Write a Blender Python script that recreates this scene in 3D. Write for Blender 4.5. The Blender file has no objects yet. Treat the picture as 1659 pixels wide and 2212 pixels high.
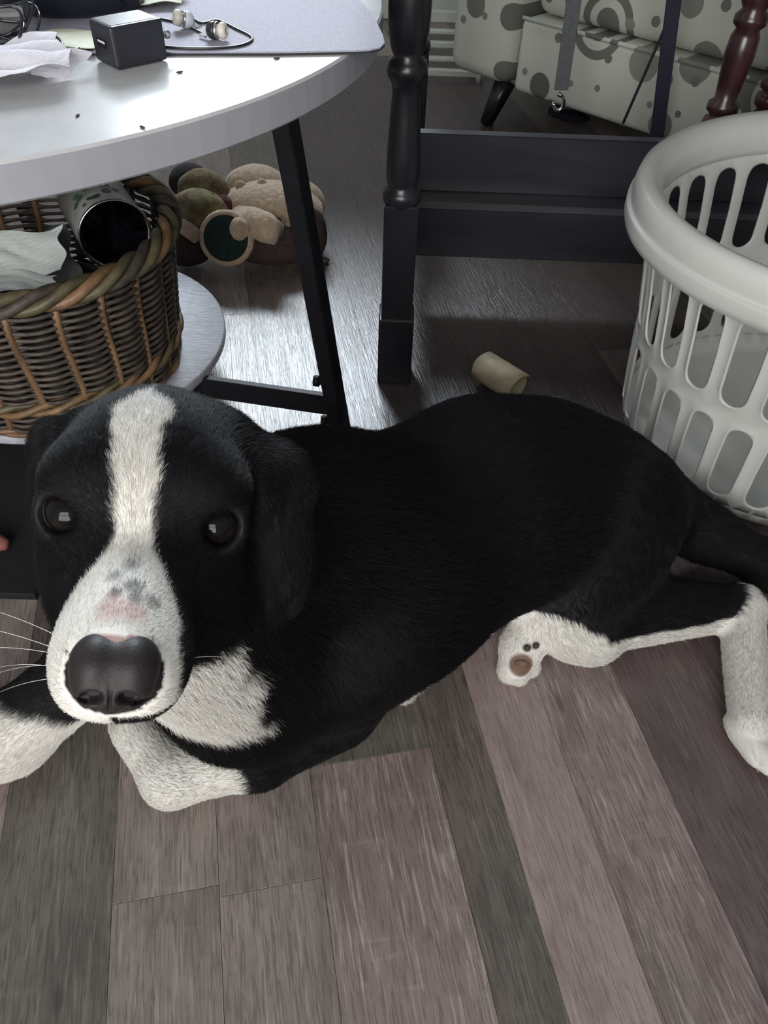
import bpy, bmesh, math, random
import numpy as np
from mathutils import Vector, Matrix

random.seed(7); np.random.seed(7)
S = bpy.context.scene
COL = S.collection
PI = math.pi

# ------------------------------------------------------------------ camera
W, H = 1659, 2212
FOC, PITCH, ROLL, CAMZ = 1650.0, 46.0, 2.2, 0.70
th, ro = math.radians(PITCH), math.radians(ROLL)
FW = np.array([0, math.cos(th), -math.sin(th)])
RT0 = np.array([1.0, 0, 0]); DN0 = np.array([0, -math.sin(th), -math.cos(th)])
RT = math.cos(ro) * RT0 - math.sin(ro) * DN0
DN = math.sin(ro) * RT0 + math.cos(ro) * DN0
cam_d = bpy.data.cameras.new('camera')
cam_d.sensor_fit = 'VERTICAL'; cam_d.sensor_height = 36.0; cam_d.sensor_width = 36.0
cam_d.lens = FOC / H * 36.0
cam_d.clip_start = 0.02
cam = bpy.data.objects.new('camera', cam_d); COL.objects.link(cam)
m = Matrix.Identity(4)
for i in range(3):
    m[i][0] = RT[i]; m[i][1] = -DN[i]; m[i][2] = -FW[i]
m[0][3], m[1][3], m[2][3] = 0, 0, CAMZ
cam.matrix_world = m
S.camera = cam


def ray(x, y):
    return (x - W / 2) / FOC * RT + (y - H / 2) / FOC * DN + FW


def at(x, y, z):                                  # point of the place at height z
    d = ray(x, y)
    return np.array([0, 0, CAMZ]) + d * (z - CAMZ) / d[2]


def aty(x, y, Y):                                 # point of the place at depth Y
    d = ray(x, y)
    return np.array([0, 0, CAMZ]) + d * Y / d[1]


# ------------------------------------------------------------------ light and exposure
S.view_settings.view_transform = 'Standard'
S.view_settings.look = 'None'
S.view_settings.exposure = 0.0
S.view_settings.gamma = 1.0
S.view_settings.use_curve_mapping = False
wd = bpy.data.worlds.new('overcast_sky'); S.world = wd; wd.use_nodes = True
bgn = wd.node_tree.nodes['Background']
bgn.inputs['Color'].default_value = (0.62, 0.74, 1.0, 1); bgn.inputs['Strength'].default_value = 1.2
S.cycles.max_bounces = 6; S.cycles.diffuse_bounces = 4; S.cycles.glossy_bounces = 3
S.cycles.transmission_bounces = 4; S.cycles.transparent_max_bounces = 8
S.cycles.use_denoising = True
S.cycles.sample_clamp_indirect = 6.0


def area(name, loc, target, sx, sy, power, color):
    l = bpy.data.lights.new(name, 'AREA'); l.shape = 'RECTANGLE'; l.size = sx; l.size_y = sy
    l.energy = power; l.color = color
    o = bpy.data.objects.new(name, l); COL.objects.link(o); o.location = loc
    o.rotation_euler = (Vector(target) - Vector(loc)).to_track_quat('-Z', 'Y').to_euler()
    return o


ROOM = (-2.1, 2.0, -1.1, 3.0, 2.4)
WIN1 = (-1.05, -0.08, 1.32, 2.32)                   # far wall: x0, x1, z0, z1
WIN2 = (-1.00, 0.35, 0.40, 1.80)                   # wall behind the camera: x0, x1, z0, z1
area('daylight_far_window', ((WIN1[0] + WIN1[1]) / 2, 3.22, 1.82), ((WIN1[0] + WIN1[1]) / 2, 0, 1.4), 0.95, 1.0, 200, (0.86, 0.92, 1.0))
area('daylight_near_window', ((WIN2[0] + WIN2[1]) / 2, -1.32, 1.1), ((WIN2[0] + WIN2[1]) / 2, 0, 1.1), 1.35, 1.4, 66, (1.0, 0.93, 0.88))


# ------------------------------------------------------------------ materials
def srgb(r, g, b):
    f = lambda c: (c / 255) / 12.92 if c <= 10.3 else ((c / 255 + 0.055) / 1.055) ** 2.4
    return (f(r), f(g), f(b), 1)


def mat(name, col, rough=0.5, var=0.12, scale=30, bump=0.0, metal=0.0, spec=0.5, stretch=(1, 1, 1), col2=None, sheen=0.0):
    M = bpy.data.materials.new(name); M.use_nodes = True
    nt = M.node_tree; b = nt.nodes['Principled BSDF']
    b.inputs['Roughness'].default_value = rough; b.inputs['Metallic'].default_value = metal
    b.inputs['Specular IOR Level'].default_value = spec
    if sheen: b.inputs['Sheen Weight'].default_value = sheen
    tc = nt.nodes.new('ShaderNodeTexCoord'); mp = nt.nodes.new('ShaderNodeMapping')
    mp.inputs['Scale'].default_value = stretch
    nz = nt.nodes.new('ShaderNodeTexNoise'); nz.inputs['Scale'].default_value = scale; nz.inputs['Detail'].default_value = 5
    nt.links.new(tc.outputs['Object'], mp.inputs['Vector']); nt.links.new(mp.outputs[0], nz.inputs['Vector'])
    mx = nt.nodes.new('ShaderNodeMix'); mx.data_type = 'RGBA'
    c2 = col2 or tuple(c * (1 - 2 * var) for c in col[:3]) + (1,)
    mx.inputs[6].default_value = c2; mx.inputs[7].default_value = col if col2 else tuple(min(1, c * (1 + var)) for c in col[:3]) + (1,)
    rp = nt.nodes.new('ShaderNodeMapRange'); rp.inputs[1].default_value = 0.3; rp.inputs[2].default_value = 0.7
    nt.links.new(nz.outputs[0], rp.inputs[0]); nt.links.new(rp.outputs[0], mx.inputs[0])
    nt.links.new(mx.outputs[2], b.inputs['Base Color'])
    if bump:
        bp = nt.nodes.new('ShaderNodeBump'); bp.inputs['Strength'].default_value = bump; bp.inputs['Distance'].default_value = 0.004
        nt.links.new(nz.outputs[0], bp.inputs['Height']); nt.links.new(bp.outputs[0], b.inputs['Normal'])
    return M


def plank_mat(name, base, dark, light, tint):
    M = bpy.data.materials.new(name); M.use_nodes = True
    nt = M.node_tree; N = nt.nodes.new; L = nt.links.new
    b = nt.nodes['Principled BSDF']
    tc = N('ShaderNodeTexCoord'); oi = N('ShaderNodeObjectInfo')
    off = N('ShaderNodeVectorMath'); off.operation = 'SCALE'; off.inputs[0].default_value = (3.1, 7.7, 5.3)
    L(oi.outputs['Random'], off.inputs['Scale'])
    add = N('ShaderNodeVectorMath'); add.operation = 'ADD'
    L(tc.outputs['Object'], add.inputs[0]); L(off.outputs[0], add.inputs[1])

    def noise(sc, scale, det, dist=0.0):
        mp = N('ShaderNodeMapping'); mp.inputs['Scale'].default_value = sc
        L(add.outputs[0], mp.inputs['Vector'])
        n = N('ShaderNodeTexNoise'); n.inputs['Scale'].default_value = scale; n.inputs['Detail'].default_value = det
        n.inputs['Distortion'].default_value = dist
        L(mp.outputs[0], n.inputs['Vector']); return n

    def rng(n, a, c, out=(0, 1)):
        r = N('ShaderNodeMapRange'); r.inputs[1].default_value = a; r.inputs[2].default_value = c
        r.inputs[3].default_value = out[0]; r.inputs[4].default_value = out[1]
        L(n.outputs[0], r.inputs[0]); return r

    def mix(fac, a, c):
        x = N('ShaderNodeMix'); x.data_type = 'RGBA'; L(fac.outputs[0], x.inputs[0])
        for i, v in ((6, a), (7, c)):
            if isinstance(v, tuple): x.inputs[i].default_value = v
            else: L(v.outputs[2], x.inputs[i])
        return x
    fine = noise((1, 0.07, 1), 520, 9, 0.8)
    blot = noise((1, 0.7, 1), 42, 6, 0.8)
    mid = noise((1, 0.05, 1), 150, 9, 2.2)
    cloud = noise((1, 0.3, 1), 20, 5, 0.6)
    tin = noise((1, 0.5, 1), 5, 2)
    saw = noise((0.1, 1, 1), 150, 3)
    c = mix(rng(tin, 0.35, 0.65), base, tint)
    c = mix(rng(cloud, 0.45, 0.8, (0, 0.75)), c, dark)
    c = mix(rng(mid, 0.54, 0.66, (0, 0.40)), c, light)
    c = mix(rng(blot, 0.50, 0.78, (0, 0.45)), c, dark)
    c = mix(rng(fine, 0.50, 0.62, (0, 0.60)), c, dark)
    c = mix(rng(saw, 0.6, 0.75, (0, 0.10)), c, light)
    kv = N('ShaderNodeMapping'); kv.inputs['Scale'].default_value = (9.0, 3.4, 1); L(add.outputs[0], kv.inputs['Vector'])
    vo = N('ShaderNodeTexVoronoi'); vo.voronoi_dimensions = '2D'; vo.inputs['Scale'].default_value = 1.0; L(kv.outputs[0], vo.inputs['Vector'])
    kn = N('ShaderNodeMapRange'); kn.inputs[1].default_value = .05; kn.inputs[2].default_value = .02; kn.inputs[3].default_value = 0; kn.inputs[4].default_value = .8
    L(vo.outputs['Distance'], kn.inputs[0]); c = mix(kn, c, dark)
    L(c.outputs[2], b.inputs['Base Color'])
    rr = rng(mid, 0.3, 0.7, (0.25, 0.36)); L(rr.outputs[0], b.inputs['Roughness'])
    b.inputs['Specular IOR Level'].default_value = 0.65
    sm = N('ShaderNodeMath'); sm.operation = 'ADD'; L(fine.outputs[0], sm.inputs[0]); L(mid.outputs[0], sm.inputs[1])
    bp = N('ShaderNodeBump'); bp.inputs['Strength'].default_value = 0.42; bp.inputs['Distance'].default_value = 0.0012
    L(sm.outputs[0], bp.inputs['Height']); L(bp.outputs[0], b.inputs['Normal'])
    return M


PL = {
    'grey': plank_mat('plank_grey_brown', srgb(146, 134, 126), srgb(94, 84, 79), srgb(186, 174, 166), srgb(151, 134, 131)),
    'dark': plank_mat('plank_dark_green_grey', srgb(109, 104, 94), srgb(67, 62, 58), srgb(146, 139, 129), srgb(114, 99, 94)),
    'pink': plank_mat('plank_pinkish', srgb(164, 144, 141), srgb(124, 107, 104), srgb(193, 176, 171), srgb(169, 151, 144)),
    'worn': plank_mat('plank_worn', srgb(154, 134, 130), srgb(97, 82, 79), srgb(221, 203, 198), srgb(146, 131, 124)),
    'shaded': plank_mat('plank_painted_shade', srgb(80, 66, 66), srgb(56, 46, 46), srgb(96, 84, 82), srgb(74, 60, 60)),  # dark boards with the shade behind the dog painted into their colour
    'brown': plank_mat('plank_dark_brown', srgb(114, 98, 97), srgb(77, 64, 64), srgb(139, 123, 120), srgb(107, 92, 89)),
}
M_WALL = mat('wall_paint', srgb(196, 197, 196), 0.9, 0.04, 8)
M_CEIL = mat('ceiling_paint', srgb(190, 190, 186), 0.9, 0.04, 8)
M_TRIM = mat('trim_paint', srgb(205, 208, 200), 0.5, 0.04, 12)
M_SUB = mat('subfloor', srgb(96, 88, 84), 0.6, 0.15, 6)


def glass_mat():
    M = bpy.data.materials.new('window_glass'); M.use_nodes = True
    nt = M.node_tree; nt.nodes.clear()
    o = nt.nodes.new('ShaderNodeOutputMaterial'); t = nt.nodes.new('ShaderNodeBsdfTransparent'); g = nt.nodes.new('ShaderNodeBsdfGlossy')
    g.inputs['Roughness'].default_value = 0.02; t.inputs['Color'].default_value = (0.95, 0.97, 0.97, 1)
    f = nt.nodes.new('ShaderNodeFresnel'); f.inputs['IOR'].default_value = 1.45
    x = nt.nodes.new('ShaderNodeMixShader'); nt.links.new(f.outputs[0], x.inputs[0])
    nt.links.new(t.outputs[0], x.inputs[1]); nt.links.new(g.outputs[0], x.inputs[2]); nt.links.new(x.outputs[0], o.inputs[0])
    return M


M_GLASS = glass_mat()


# ------------------------------------------------------------------ mesh helpers
def ident(): return Matrix.Identity(4)


def frame(o, x, y, z):
    m = Matrix.Identity(4)
    for i in range(3):
        m[i][0], m[i][1], m[i][2], m[i][3] = x[i], y[i], z[i], o[i]
    return m


class MB:
    def __init__(s): s.v = []; s.f = []; s.mi = []; s.smooth = []

    def add(s, vs, fs, sm=False, mi=0):
        n = len(s.v); s.v += [tuple(v) for v in vs]; s.f += [tuple(i + n for i in f) for f in fs]
        s.mi += [mi] * len(fs); s.smooth += [sm] * len(fs); return s

    def box(s, c, size, bev=0.0, R=None, mi=0, seg=1):
        bm = bmesh.new(); bmesh.ops.create_cube(bm, size=1)
        bmesh.ops.scale(bm, vec=size, verts=bm.verts)
        if bev: bmesh.ops.bevel(bm, geom=list(bm.edges), offset=bev, segments=seg, affect='EDGES', profile=0.5)
        M = Matrix.Translation(c) @ (R.to_4x4() if R is not None else ident())
        bm.verts.ensure_lookup_table()
        s.add([M @ v.co for v in bm.verts], [[v.index for v in f.verts] for f in bm.faces], False, mi); bm.free(); return s

    def tube(s, pts, r, n=8, caps=True, mi=0, flat=1.0):
        P = [Vector(p) for p in pts]; k = len(P)
        rs = r if hasattr(r, '__len__') else [r] * k
        T = [(P[min(i + 1, k - 1)] - P[max(i - 1, 0)]).normalized() for i in range(k)]
        u = T[0].orthogonal().normalized(); vs = []
        for i in range(k):
            u = (u - T[i] * u.dot(T[i])).normalized(); w = T[i].cross(u)
            for j in range(n):
                a = 2 * PI * j / n; vs.append(P[i] + (u * math.cos(a) + w * math.sin(a) * flat) * rs[i])
        fs = [(i * n + j, i * n + (j + 1) % n, (i + 1) * n + (j + 1) % n, (i + 1) * n + j) for i in range(k - 1) for j in range(n)]
        if caps: fs += [tuple(range(n - 1, -1, -1)), tuple((k - 1) * n + j for j in range(n))]
        return s.add(vs, fs, True, mi)

    def lathe(s, prof, n=24, M=None, mi=0, close=False, a=1.0, b=1.0):
        M = M or ident(); vs = []; k = len(prof)
        for (r, z) in prof:
            for j in range(n):
                t = 2 * PI * j / n; vs.append(M @ Vector((r * a * math.cos(t), r * b * math.sin(t), z)))
        rr = k if close else k - 1
        fs = [(i * n + j, i * n + (j + 1) % n, ((i + 1) % k) * n + (j + 1) % n, ((i + 1) % k) * n + j) for i in range(rr) for j in range(n)]
        if not close:
            if prof[0][0] > 1e-6: fs.append(tuple(range(n - 1, -1, -1)))
            if prof[-1][0] > 1e-6: fs.append(tuple((k - 1) * n + j for j in range(n)))
        return s.add(vs, fs, True, mi)

    def prism(s, poly, z0, z1, M=None, mi=0, bev=0.0):
        M = M or ident(); n = len(poly)
        if bev:
            c = np.mean(poly, 0); ins = [tuple(c + (np.array(p) - c) * (1 - bev / max(1e-6, np.linalg.norm(np.array(p) - c)))) for p in poly]
            vs = [(x, y, z0) for x, y in poly] + [(x, y, z1 - bev) for x, y in poly] + [(x, y, z1) for x, y in ins]; L = 3
        else:
            vs = [(x, y, z0) for x, y in poly] + [(x, y, z1) for x, y in poly]; L = 2
        fs = [tuple(range(n - 1, -1, -1)), tuple((L - 1) * n + i for i in range(n))]
        for l in range(L - 1): fs += [(l * n + i, l * n + (i + 1) % n, (l + 1) * n + (i + 1) % n, (l + 1) * n + i) for i in range(n)]
        return s.add([M @ Vector(v) for v in vs], fs, False, mi)

    def ellipsoid(s, c, r, R=None, n=16, m=10, mi=0, wob=0.0):
        M = Matrix.Translation(c) @ (R.to_4x4() if R is not None else ident())
        vs = []; rnd = random.Random(str(c))
        for i in range(m + 1):
            p = PI * i / m
            for j in range(n):
                t = 2 * PI * j / n; w = 1 + wob * math.sin(3 * t + 5 * p + rnd.random() * .3)
                vs.append(M @ Vector((r[0] * math.sin(p) * math.cos(t) * w, r[1] * math.sin(p) * math.sin(t) * w, r[2] * math.cos(p))))
        fs = [(i * n + j, (i + 1) * n + j, (i + 1) * n + (j + 1) % n, i * n + (j + 1) % n) for i in range(m) for j in range(n)]
        return s.add(vs, fs, True, mi)

    def build(s, name, mats, parent=None, origin=None):
        o0 = Vector(origin) if origin is not None else Vector((0, 0, 0))
        me = bpy.data.meshes.new(name)
        me.from_pydata([tuple(Vector(v) - o0) for v in s.v], [], s.f)
        for mm in (mats if isinstance(mats, (list, tuple)) else [mats]): me.materials.append(mm)
        me.polygons.foreach_set('material_index', s.mi); me.polygons.foreach_set('use_smooth', s.smooth)
        bm = bmesh.new(); bm.from_mesh(me)
        bmesh.ops.remove_doubles(bm, verts=bm.verts, dist=1e-6)
        bmesh.ops.recalc_face_normals(bm, faces=bm.faces); bm.to_mesh(me); bm.free()
        me.update()
        o = bpy.data.objects.new(name, me); COL.objects.link(o); o.location = o0
        if parent is not None:
            o.parent = parent; o.matrix_parent_inverse = parent.matrix_world.inverted() if False else Matrix.Translation(-Vector(parent['_base']) if '_base' in parent else (0, 0, 0))
        return o


def thing(name, label, cat, base=(0, 0, 0), group=None):
    o = bpy.data.objects.new(name, None); COL.objects.link(o); o.location = base
    o['_base'] = list(map(float, base)); o['label'] = label; o['category'] = cat
    o.empty_display_size = 0.05
    if group: o['group'] = group
    return o


def tag(o, label, cat, group=None, kind=None):
    o['label'] = label; o['category'] = cat
    if group: o['group'] = group
    if kind: o['kind'] = kind
    return o


def struct(o):
    o['kind'] = 'structure'; return o


# ------------------------------------------------------------------ room shell
x0, x1, y0, y1, zc = ROOM


def wall_with_hole(name, axis, pos, thick, a0, a1, z1_, hole):
    mb = MB()
    h0, h1, k0, k1 = hole if hole else (0, 0, 0, 0)
    rects = [(a0, h0, -.05, z1_), (h1, a1, -.05, z1_), (h0, h1, -.05, k0), (h0, h1, k1, z1_)] if hole else [(a0, a1, -.05, z1_)]
    for (p, q, r, s_) in rects:
        c = ((p + q) / 2, pos, (r + s_) / 2) if axis == 'y' else (pos, (p + q) / 2, (r + s_) / 2)
        sz = (q - p, thick, s_ - r) if axis == 'y' else (thick, q - p, s_ - r)
        mb.box(c, sz)
    return struct(mb.build(name, M_WALL))


wall_with_hole('wall_back', 'y', y1 + 0.06, 0.12, x0, x1, zc, WIN1)
wall_with_hole('wall_left', 'x', x0 - 0.06, 0.12, y0, y1, zc, None)
wall_with_hole('wall_right', 'x', x1 + 0.06, 0.12, y0, y1, zc, None)
wall_with_hole('wall_front', 'y', y0 - 0.06, 0.12, x0, x1, zc, WIN2)
struct(MB().box(((x0 + x1) / 2, (y0 + y1) / 2, zc + 0.05), (x1 - x0 + .24, y1 - y0 + .24, 0.1)).build('ceiling', M_CEIL))
struct(MB().box(((x0 + x1) / 2, y1 - 0.008, 0.055), (x1 - x0, 0.016, 0.11), 0.004).build('baseboard_back', M_TRIM))
struct(MB().box((x0 + 0.008, (y0 + y1) / 2, 0.055), (0.016, y1 - y0 - 0.04, 0.11), 0.004).build('baseboard_left', M_TRIM))


def window(name, axis, pos, hole):
    a0, a1, z0, z1_ = hole
    w = bpy.data.objects.new(name, None); COL.objects.link(w); w['kind'] = 'structure'
    def bx(ca, cz, sa, sz, d=0.05):
        return MB().box((ca, pos, cz) if axis == 'y' else (pos, ca, cz), (sa, d, sz) if axis == 'y' else (d, sa, sz), 0.004)
    f = MB()
    for t in (bx((a0 + a1) / 2, z0 + .02, a1 - a0, .04), bx((a0 + a1) / 2, z1_ - .02, a1 - a0, .04), bx(a0 + .02, (z0 + z1_) / 2, .04, z1_ - z0), bx(a1 - .02, (z0 + z1_) / 2, .04, z1_ - z0)):
        f.add(t.v, t.f)
    f.build('window_frame', M_TRIM, w)
    bx((a0 + a1) / 2, (z0 + z1_) / 2, a1 - a0 - .08, .035).build('sash_rail', M_TRIM, w)
    zm = (z0 + z1_) / 2
    bx((a0 + a1) / 2, (z0 + .04 + zm - .018) / 2, a1 - a0 - .08, zm - .018 - z0 - .04, 0.004).build('pane', M_GLASS, w)
    bx((a0 + a1) / 2, (z1_ - .04 + zm + .018) / 2, a1 - a0 - .08, z1_ - .04 - zm - .018, 0.004).build('pane', M_GLASS, w)
    return w


window('window_1', 'y', y1 + 0.06, WIN1)
window('window_2', 'y', y0 - 0.06, WIN2)

# floor: slab with separate vinyl boards
floor = struct(MB().box(((x0 + x1) / 2, (y0 + y1) / 2, -0.0275), (x1 - x0, y1 - y0, 0.045)).build('floor', M_SUB))
AZ = math.radians(-12.4)
PV = np.array([math.sin(AZ), math.cos(AZ)]); PU = np.array([math.cos(AZ), -math.sin(AZ)])
CLIP = (-1.75, 1.75, -0.15, 2.98)


def clip(poly, rect):
    a, b, c, d = rect
    for (ax, val, sg) in ((0, a, 1), (0, b, -1), (1, c, 1), (1, d, -1)):
        out = []
        for i in range(len(poly)):
            p, q = poly[i], poly[(i + 1) % len(poly)]
            ip, iq = sg * (p[ax] - val) >= 0, sg * (q[ax] - val) >= 0
            if ip: out.append(p)
            if ip != iq:
                t = (val - p[ax]) / (q[ax] - p[ax]); out.append(tuple(np.array(p) + t * (np.array(q) - np.array(p))))
        poly = out
        if len(poly) < 3: return []
    return poly


strips = [(-0.267, -0.168, 'dark', None), (-0.168, -0.079, 'grey', 0.245), (-0.079, 0.010, 'grey', 0.235), (0.010, 0.130, 'worn', 0.337), (0.130, 0.184, 'dark', 0.56),
          (0.184, 0.256, 'pink', 0.54), (0.256, 0.344, 'worn', 0.57), (0.344, 0.452, 'brown', None), (0.452, 0.555, 'brown', None)]
rp = random.Random(3); u = 0.555
while u < 2.3:
    w_ = rp.choice([.105, .12, .14]); strips.append((u, u + w_, rp.choice(['grey', 'brown', 'dark', 'worn']), None)); u += w_
u = -0.267
while u > -2.4:
    w_ = rp.choice([.105, .12, .14]); strips.append((u - w_, u, rp.choice(['grey', 'dark', 'brown', 'grey']), None)); u -= w_
npl = 0
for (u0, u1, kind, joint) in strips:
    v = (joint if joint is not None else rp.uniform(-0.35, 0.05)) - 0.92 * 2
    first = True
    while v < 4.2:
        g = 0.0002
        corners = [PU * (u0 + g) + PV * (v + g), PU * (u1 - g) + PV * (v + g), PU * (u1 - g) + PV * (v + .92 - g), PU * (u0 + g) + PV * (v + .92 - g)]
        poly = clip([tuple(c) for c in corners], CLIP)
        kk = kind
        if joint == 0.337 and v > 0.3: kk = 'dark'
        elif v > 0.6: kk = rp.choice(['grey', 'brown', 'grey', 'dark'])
        if 0.10 < u0 < 0.75 and 0.40 < v < 2.0: kk = 'shaded'  # painted shade: darker boards behind the dog and under the dark table
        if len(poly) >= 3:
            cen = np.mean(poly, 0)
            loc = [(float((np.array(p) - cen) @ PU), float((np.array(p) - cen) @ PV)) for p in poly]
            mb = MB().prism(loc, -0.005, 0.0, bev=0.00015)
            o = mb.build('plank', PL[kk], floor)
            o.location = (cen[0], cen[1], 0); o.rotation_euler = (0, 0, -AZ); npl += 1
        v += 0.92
print('planks', npl)


# ------------------------------------------------------------------ round side table
rnd = random.Random(11)
M_TOP = mat('white_laminate', srgb(182, 181, 182), .24, .05, 30, spec=.15)
M_EDGE = mat('white_edge_band', srgb(150, 150, 156), .4, .03, 30)
M_BLK = mat('black_metal', (.008, .008, .011, 1), .5, .2, 60, spec=.2)
M_SHELF = mat('grey_grained_laminate', srgb(170, 170, 178), .30, .2, 60, .25, stretch=(1, 14, 1))
TC = np.array([-.495, .8954]); TR, TZ, TT = .475, .50, .028
tb = thing('side_table', 'round white-topped side table with splayed black metal legs and a lower shelf', 'table', (TC[0], TC[1], 0))
TM = Matrix.Translation((TC[0], TC[1], 0))
mb = MB().lathe([(0, TZ), (TR - .002, TZ), (TR, TZ - .002)], 256, TM)
mb.lathe([(TR, TZ - .002), (TR, TZ - TT + .002), (TR - .002, TZ - TT), (0, TZ - TT)], 128, TM, mi=1)
mb.smooth = [False] * len(mb.f)
top = mb.build('tabletop', [M_TOP, M_EDGE], tb)
LA = math.atan2(.823 - TC[1], -.064 - TC[0])
for k in range(3):
    a = LA + k * 2 * PI / 3; e = np.array([math.cos(a), math.sin(a)])
    p0 = np.array([*(TC + e * .437), 0.0]); p1 = np.array([*(TC + e * .375), TZ - TT])
    q = lambda t: p0 + (p1 - p0) * t
    ax = Vector(p1 - p0).normalized(); ee = Vector((-e[1], e[0], 0)); oo = ee.cross(ax)
    R = Matrix((ee, oo, ax)).transposed()
    MB().box(Vector((p0 + p1) / 2), (.034, .020, (p1 - p0)[2] / ax.z), .0015, R).build('leg', M_BLK, tb)
    c0 = np.array([*(TC + e * .428), .052]); c1 = np.array([*(TC + e * .06), .052])
    MB().box(Vector((c0 + c1) / 2), (float(np.linalg.norm(c1 - c0)),  .010, .032), .001, Matrix.Rotation(a, 3, 'Z')).build('brace', M_BLK, tb)
    for zz in (.022, .088):
        s0 = q(zz / (TZ - TT)) + np.array([-e[1], e[0], 0]) * 0.0 - np.array([*e, 0]) * .008
        tn = np.array([*(-e), 0])
        b = MB().tube([s0, s0 + tn * .012], .0045, 10)
        b.tube([s0 + tn * .009, s0 + tn * .017], .0075, 6)
        b.build('bolt', M_BLK, tb)
SC, SR = np.array([-.465, .93]), .225
MB().lathe([(0, .078), (SR - .002, .078), (SR, .076), (SR, .066), (SR - .001, .064), (0, .064)], 96, Matrix.Translation((SC[0], SC[1], 0))).build('lower_shelf', M_SHELF, tb)
tb.children[-1].data.polygons.foreach_set('use_smooth', [False] * len(tb.children[-1].data.polygons))

# black mat on the floor beneath the table
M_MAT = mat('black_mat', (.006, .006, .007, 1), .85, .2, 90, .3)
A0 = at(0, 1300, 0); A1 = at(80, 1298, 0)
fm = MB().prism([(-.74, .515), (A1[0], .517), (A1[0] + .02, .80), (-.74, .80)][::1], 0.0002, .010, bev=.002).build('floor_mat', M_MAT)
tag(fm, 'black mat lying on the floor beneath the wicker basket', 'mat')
c = at(4, 1172, .02); M_TERRA = mat('pinkish_hide', srgb(150, 95, 82), .7, .2, 60, .3)
bp_ = MB().tube([c + [-.05, .004, 0], c + [-.02, 0, .001], c + [.0, -.002, .001], c + [.008, -.003, .0]], [.008, .011, .010, .006], 8).build('chew_stick', M_TERRA)
tag(bp_, 'pinkish chew stick on the black mat at the edge of the photo', 'dog chew')

# ------------------------------------------------------------------ wicker basket on the lower shelf
M_W1 = mat('willow_dark', srgb(78, 68, 60), .6, .35, 60, .4)
M_W2 = mat('willow_tan', srgb(128, 98, 70), .5, .25, 50, .3, stretch=(1, 1, .3))
M_W3 = mat('willow_olive', srgb(96, 88, 64), .5, .25, 50, .3)
M_W4 = mat('willow_red', srgb(96, 66, 60), .55, .25, 50, .3)
WC = np.array([-.457, .868]); WZ0, WZ1 = .079, .272
wb = thing('wicker_basket', 'brown woven wicker basket of papers on the table\'s lower shelf', 'basket', (WC[0], WC[1], WZ0))
def wr(z):
    t = (z - WZ0) / (WZ1 - WZ0); return .160 + .022 * t
NS = 22
def ring(z, r, tw, ph, n=156, wig=0.0, wz=0.0, a0=0, a1=2 * PI):
    return [(WC[0] + (r + wig * math.cos(NS / 2 * t + ph) + tw * math.cos(9 * t + ph)) * math.cos(t), WC[1] + (r + wig * math.cos(NS / 2 * t + ph) + tw * math.cos(9 * t + ph)) * math.sin(t), z + tw * math.sin(9 * t + ph) + wz * math.sin(3 * t + ph * 2)) for t in [a0 + (a1 - a0) * i / n for i in range(n + 1)]]
mb = MB()
z = WZ0 + .004; i = 0
while z < WZ1 - .012:
    if not (.112 < z < .128 or z < WZ0 + .0):
        mb.tube(ring(z, wr(z), 0, PI * (i % 2), wig=.0058, wz=.0008), .0027, 5, False)
    z += .0046; i += 1
wv = mb.build('weave', M_W1, wb); wv['kind'] = 'stuff'
for k in range(NS):
    t = 2 * PI * (k + .5) / NS; pts = []
    for j in range(7):
        zz = WZ0 + .001 + (WZ1 - WZ0 - .012) * j / 6; r = wr(zz)
        pts.append((WC[0] + r * math.cos(t + .02 * math.sin(j)), WC[1] + r * math.sin(t + .02 * math.sin(j)), zz))
    MB().tube(pts, .0046, 6).build('stake', rnd.choice([M_W2, M_W2, M_W4, M_W3]), wb)
for k in range(4): MB().tube(ring(WZ1 - .004, wr(WZ1) + .002, .0085, k * PI / 2 , 200), .0062, 7, False).build('rim_strand', [M_W3, M_W2, M_W3, M_W1][k], wb)
for k in range(3): MB().tube(ring(.121, wr(.121) + .002, .0060, k * 2 * PI / 3, 200), .0046, 7, False).build('band_strand', [M_W2, M_W3, M_W2][k], wb)
for k in range(2): MB().tube(ring(WZ0 + .005, wr(WZ0) + .003, .003, k * PI, 160), .0036, 6, False).build('foot_strand', M_W2, wb)
MB().lathe([(0, WZ0), (.158, WZ0), (.158, WZ0 + .004), (0, WZ0 + .004)], 40, Matrix.Translation((WC[0], WC[1], 0))).build('base', M_W1, wb)
# things in the basket
M_TIN = mat('printed_tin', srgb(182, 182, 176), .35, .12, 40, spec=.6)
M_TIN.node_tree.nodes['Principled BSDF'].inputs['Roughness'].default_value = .3
M_GRN = mat('green_print', srgb(40, 78, 62), .4, .3, 120)
M_DARKIN = mat('tin_inside', (.010, .010, .018, 1), .7, .2, 30, spec=.1)
M_RIM = mat('tin_rim', (.6, .6, .62, 1), .2, .05, 30, metal=1)
tc0 = aty(250, 508, .845); tcd = Vector((.50, -.86, .02)).normalized()
tx = tcd.orthogonal().normalized(); TMx = frame(tc0, tx, tcd.cross(tx), tcd)
can = thing('tin_canister', 'pale green-printed tin lying in the wicker basket, dark round end outward', 'tin', tuple(tc0))
Lc, Rc = .115, .041
b = MB().lathe([(0, -Lc), (Rc, -Lc), (Rc, -.004), (Rc, 0), (Rc - .002, 0), (Rc - .002, -.006), (0, -.006)], 48, TMx)
b.build('body', M_TIN, can)
MB().lathe([(Rc - .0021, -.003), (0, -.003)], 48, TMx)  .build('dark_end_cap', M_DARKIN, can)
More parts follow.
